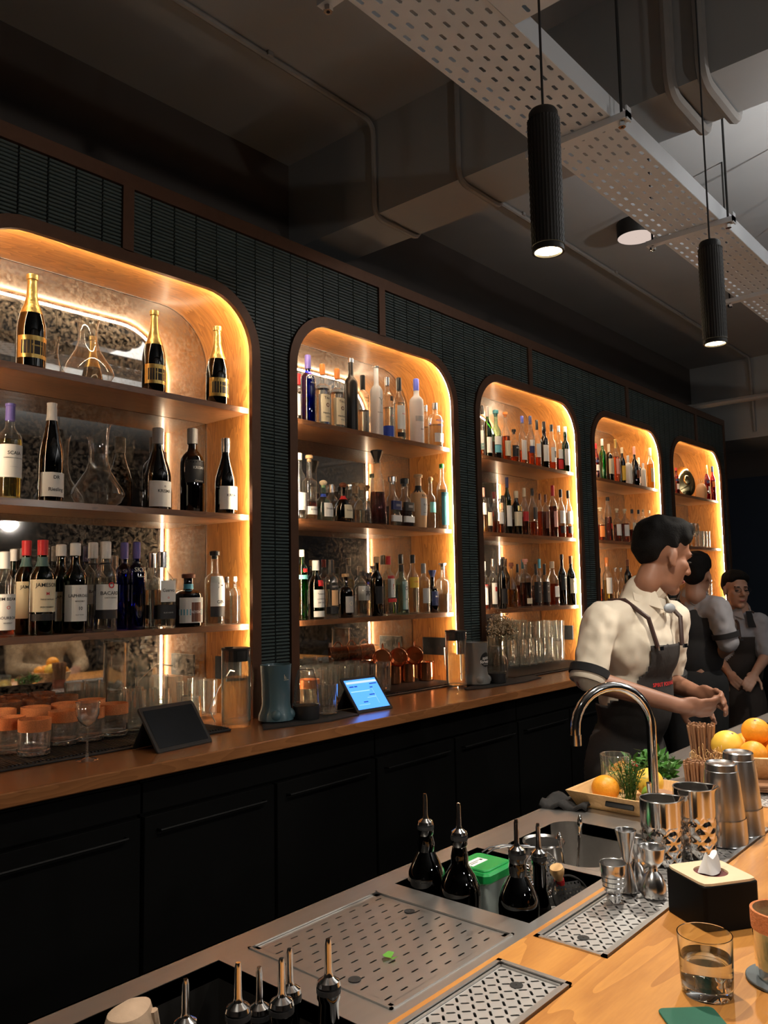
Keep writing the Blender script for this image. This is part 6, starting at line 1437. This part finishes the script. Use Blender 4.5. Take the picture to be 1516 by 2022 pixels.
        for q, k in ((-1, 'rsh'), (1, 'lsh')):
            a0 = mid+fw*.122+lf*q*.080+Vector((0, 0, zt-mid.z-.01)); top = mid.lerp(L[k], .55)+Vector((0, 0, .068)); bk = mid-fw*.115+lf*q*.05-Vector((0, 0, .16))
            pth = [a0, a0.lerp(top, .5)+fw*.045+Vector((0, 0, .02)), top+fw*.03, top-fw*.03, bk.lerp(top, .5)-fw*.045, bk]
            sm = MB(); sm.tube(pth, .0085, 8); obj('strap', sm, M_leather, t)
            obj('buckle', MB().box(-.003, .003, -.012, .012, -.007, .007, Matrix.Translation(a0+fw*.012) @ Rm), M_chrome, t)
        if extra == 'print':
            bvh = BVHTree.FromPolygons([v.co for v in am_.vertices], [tuple(p.vertices) for p in am_.polygons])
            tm = MB(); lettering(tm, 'SPIRIT FORWARD', .0185, 0, None, bold=.02); vs = []
            cen_ = mid.lerp(L['hip'], .48)+fw*.3+lf*.01; nn = fw; ux = Vector((0, 0, 1)).cross(nn).normalized()
            for x, y, z in tm.v:
                o_ = cen_+ux*x+Vector((0, 0, z)); hit = bvh.ray_cast(o_, -nn); vs.append(tuple((hit[0] if hit[0] else o_-nn*.2)+nn*.0065))
            tm.v = vs; obj('apron_print', tm.mesh('apron_print', 0), M_redink, ap)
    return t, L, fw, lf, mid, O
# the bartender at work
F1 = math.radians(-98)
J1 = dict(head=pt(1306, 1100, 2.93), neck=pt(1268, 1176, 2.95), rsh=pt(1186, 1224, 2.84), lsh=pt(1328, 1220, 3.04), relb=pt(1160, 1342, 2.76), rwr=pt(1338, 1393, 2.74), rhd=pt(1420, 1402, 2.76), lelb=pt(1318, 1345, 3.10), lwr=pt(1376, 1368, 2.90), lhd=pt(1428, 1382, 2.80), hip=pt(1232, 1478, 2.96), rn=Vector((-.8, -.35, -.35)), ln=Vector((.9, .25, .3)))
t, L, fw, lf, mid, O = person('bartender in cream shirt and charcoal apron looking down at his hands', J1, F1, M_skin, M_shirt, 'short', 1.02, math.radians(-36), .30, 0, .92, None, M_apron, None, 1.0, None, (.42, .5), 'print')
for a in 'rl':
    d = (L[a+'elb']-L[a+'sh']).normalized(); c0 = L[a+'sh'].lerp(L[a+'elb'], .88)
    obj('sleeve_garter', MB().tube([c0-d*.014, c0+d*.014], .068, 24), M_trou, t)
    c1 = L[a+'sh'].lerp(L[a+'elb'], 1.0); obj('cuff', MB().tube([c1-d*.024, c1+d*.004, c1+d*.010, c1+d*.008], [.061, .063, .060, .045], 24), M_shirt, t)
n0 = L['neck']+fw*.105-Vector((0, 0, .045)); obj('bow_tie', MB().ball((0, 0, 0), (.012, .035, .018), 14, 8, Matrix.Translation(n0) @ rotz(F1)), pbr('pale_grey_silk', (.24, .26, .28), .5), t)
# colleague seen from behind
F2 = math.radians(35)
J2 = dict(head=pt(1373, 1141, 4.5), neck=pt(1368, 1180, 4.52), rsh=pt(1418, 1200, 4.40), lsh=pt(1330, 1204, 4.68), relb=pt(1438, 1275, 4.38), rwr=pt(1412, 1300, 4.55), lelb=pt(1318, 1285, 4.70), lwr=pt(1362, 1300, 4.72), hip=pt(1375, 1340, 4.53))
t, L, fw, lf, mid, O = person('bartender in black waistcoat seen from behind, sleeves rolled', J2, F2, M_skin2, M_shirt2, 'short', 1.0, math.radians(5), .1, 0, .92, M_vest, None, None, 1.0)
for a in 'rl':
    d = (L[a+'elb']-L[a+'sh']).normalized(); c0 = L[a+'sh'].lerp(L[a+'elb'], .72); obj('sleeve_garter', MB().tube([c0-d*.014, c0+d*.014], .072, 24), M_trou, t)
# colleague facing the camera
F3 = math.radians(-128)
J3 = dict(head=pt(1452, 1166, 5.15), neck=pt(1458, 1206, 5.18), rsh=pt(1420, 1232, 5.25), lsh=pt(1498, 1228, 5.1), relb=pt(1418, 1300, 5.2), rwr=pt(1440, 1330, 5.0), lelb=pt(1512, 1295, 5.05), lwr=pt(1490, 1330, 4.9), hip=pt(1462, 1370, 5.18))
t, L, fw, lf, mid, O = person('smiling bartender in grey shirt, dark tie and apron facing the room', J3, F3, M_skin2, M_shirt2, 'tied', .92, F3-.15, .05, 0, .9, None, pbr('brown_black_apron', (.022, .015, .012), .85), None, .88)
n0 = L['neck']+fw*.1; obj('necktie', MB().add([tuple(n0+lf*.02+Vector((0, 0, .0))), tuple(n0-lf*.02), tuple(n0-lf*.028-Vector((0, 0, .1))+fw*.03), tuple(n0+lf*.028-Vector((0, 0, .1))+fw*.03), tuple(n0+fw*.02-Vector((0, 0, .03)))], [(0, 1, 4), (1, 2, 4), (2, 3, 4), (3, 0, 4)]), M_trou, t)
hm = L['head']; m = MB()
for q in (-1, 1): 
    c = hm+(rotz(F3-.15) @ Vector((.1, q*.03, .003)))
    r_ = rotz(F3-.15); m.tube([c+(r_ @ Vector((0, .022*math.cos(a), .015*math.sin(a)))) for a in [2*PI*k/16 for k in range(17)]], .0012, 5, False)
obj('spectacles', m, M_rubber, t)
# till screen behind them
p = pt(1432, 1190, 5.9); t = thing('till_screen', 'small blue-lit till screen behind the colleagues', 'screen', (p.x, min(p.y, 2.2), CZ+.001), -.6)
obj('panel', MB().rbox(-.11, .11, -.01, .01, .10, .27, .004), M_rubber, t); obj('screen', MB().box(-.10, .10, -.0115, -.0105, .11, .26), emitter('screen_till', (.06, .2, .95), .8), t)
obj('stand', MB().lathe([(.07, 0), (.07, .008), (.012, .014), (.012, .12)], 20), M_rubber, t)
# guests reflected in the mirrors, seated on stools at the guest side
def guest(x, y, label, mat, skin, k, hair='short'):
    hip = Vector((x, y, .80)); V = Vector
    J = dict(head=hip+V((0, .05, .66)), neck=hip+V((0, .02, .48)), rsh=hip+V((.19, .02, .42)), lsh=hip+V((-.19, .02, .42)), relb=hip+V((.24, .14, .20)), rwr=hip+V((.1, .34, .185)), lelb=hip+V((-.24, .14, .20)), lwr=hip+V((-.08, .34, .185)), hip=hip)
    person(label, J, PI/2, skin, mat, hair, 1.0, None, 0, 0, 1.9, None, None, True, 1.08, M_trou, (.2, .2))
    s_ = thing('bar_stool', k, 'stool', (x, y, 0), 0, 'bar stools of the guests')
    obj('seat', MB().lathe([(.16, .60), (.175, .61), (.175, .63), (.16, .638)], 28), M_leather, s_)
    for a in (45, 135, 225, 315):
        c_, s2 = math.cos(math.radians(a)), math.sin(math.radians(a)); obj('leg', MB().tube([(.1*c_, .1*s2, .605), (.19*c_, .19*s2, .002)], .011, 8), M_blackm, s_)
    obj('foot_ring', MB().tube([(.165*math.cos(2*PI*q/24), .165*math.sin(2*PI*q/24), .2) for q in range(25)], .008, 6, False), M_blackm, s_)
guest(2.72, -.30, 'guest in tan patterned jacket mirrored behind the tumblers', M_jacket, M_skin2, 'bar stool under the guest in the tan jacket')
guest(3.45, -.42, 'guest in dark jumper mirrored beside the tan-jacketed guest', M_dark, M_skin2, 'bar stool under the guest in the dark jumper')
guest(5.35, -.35, 'guest in black mirrored behind the lit tablet', M_vest, M_skin2, 'bar stool under the guest in black', 'tied')
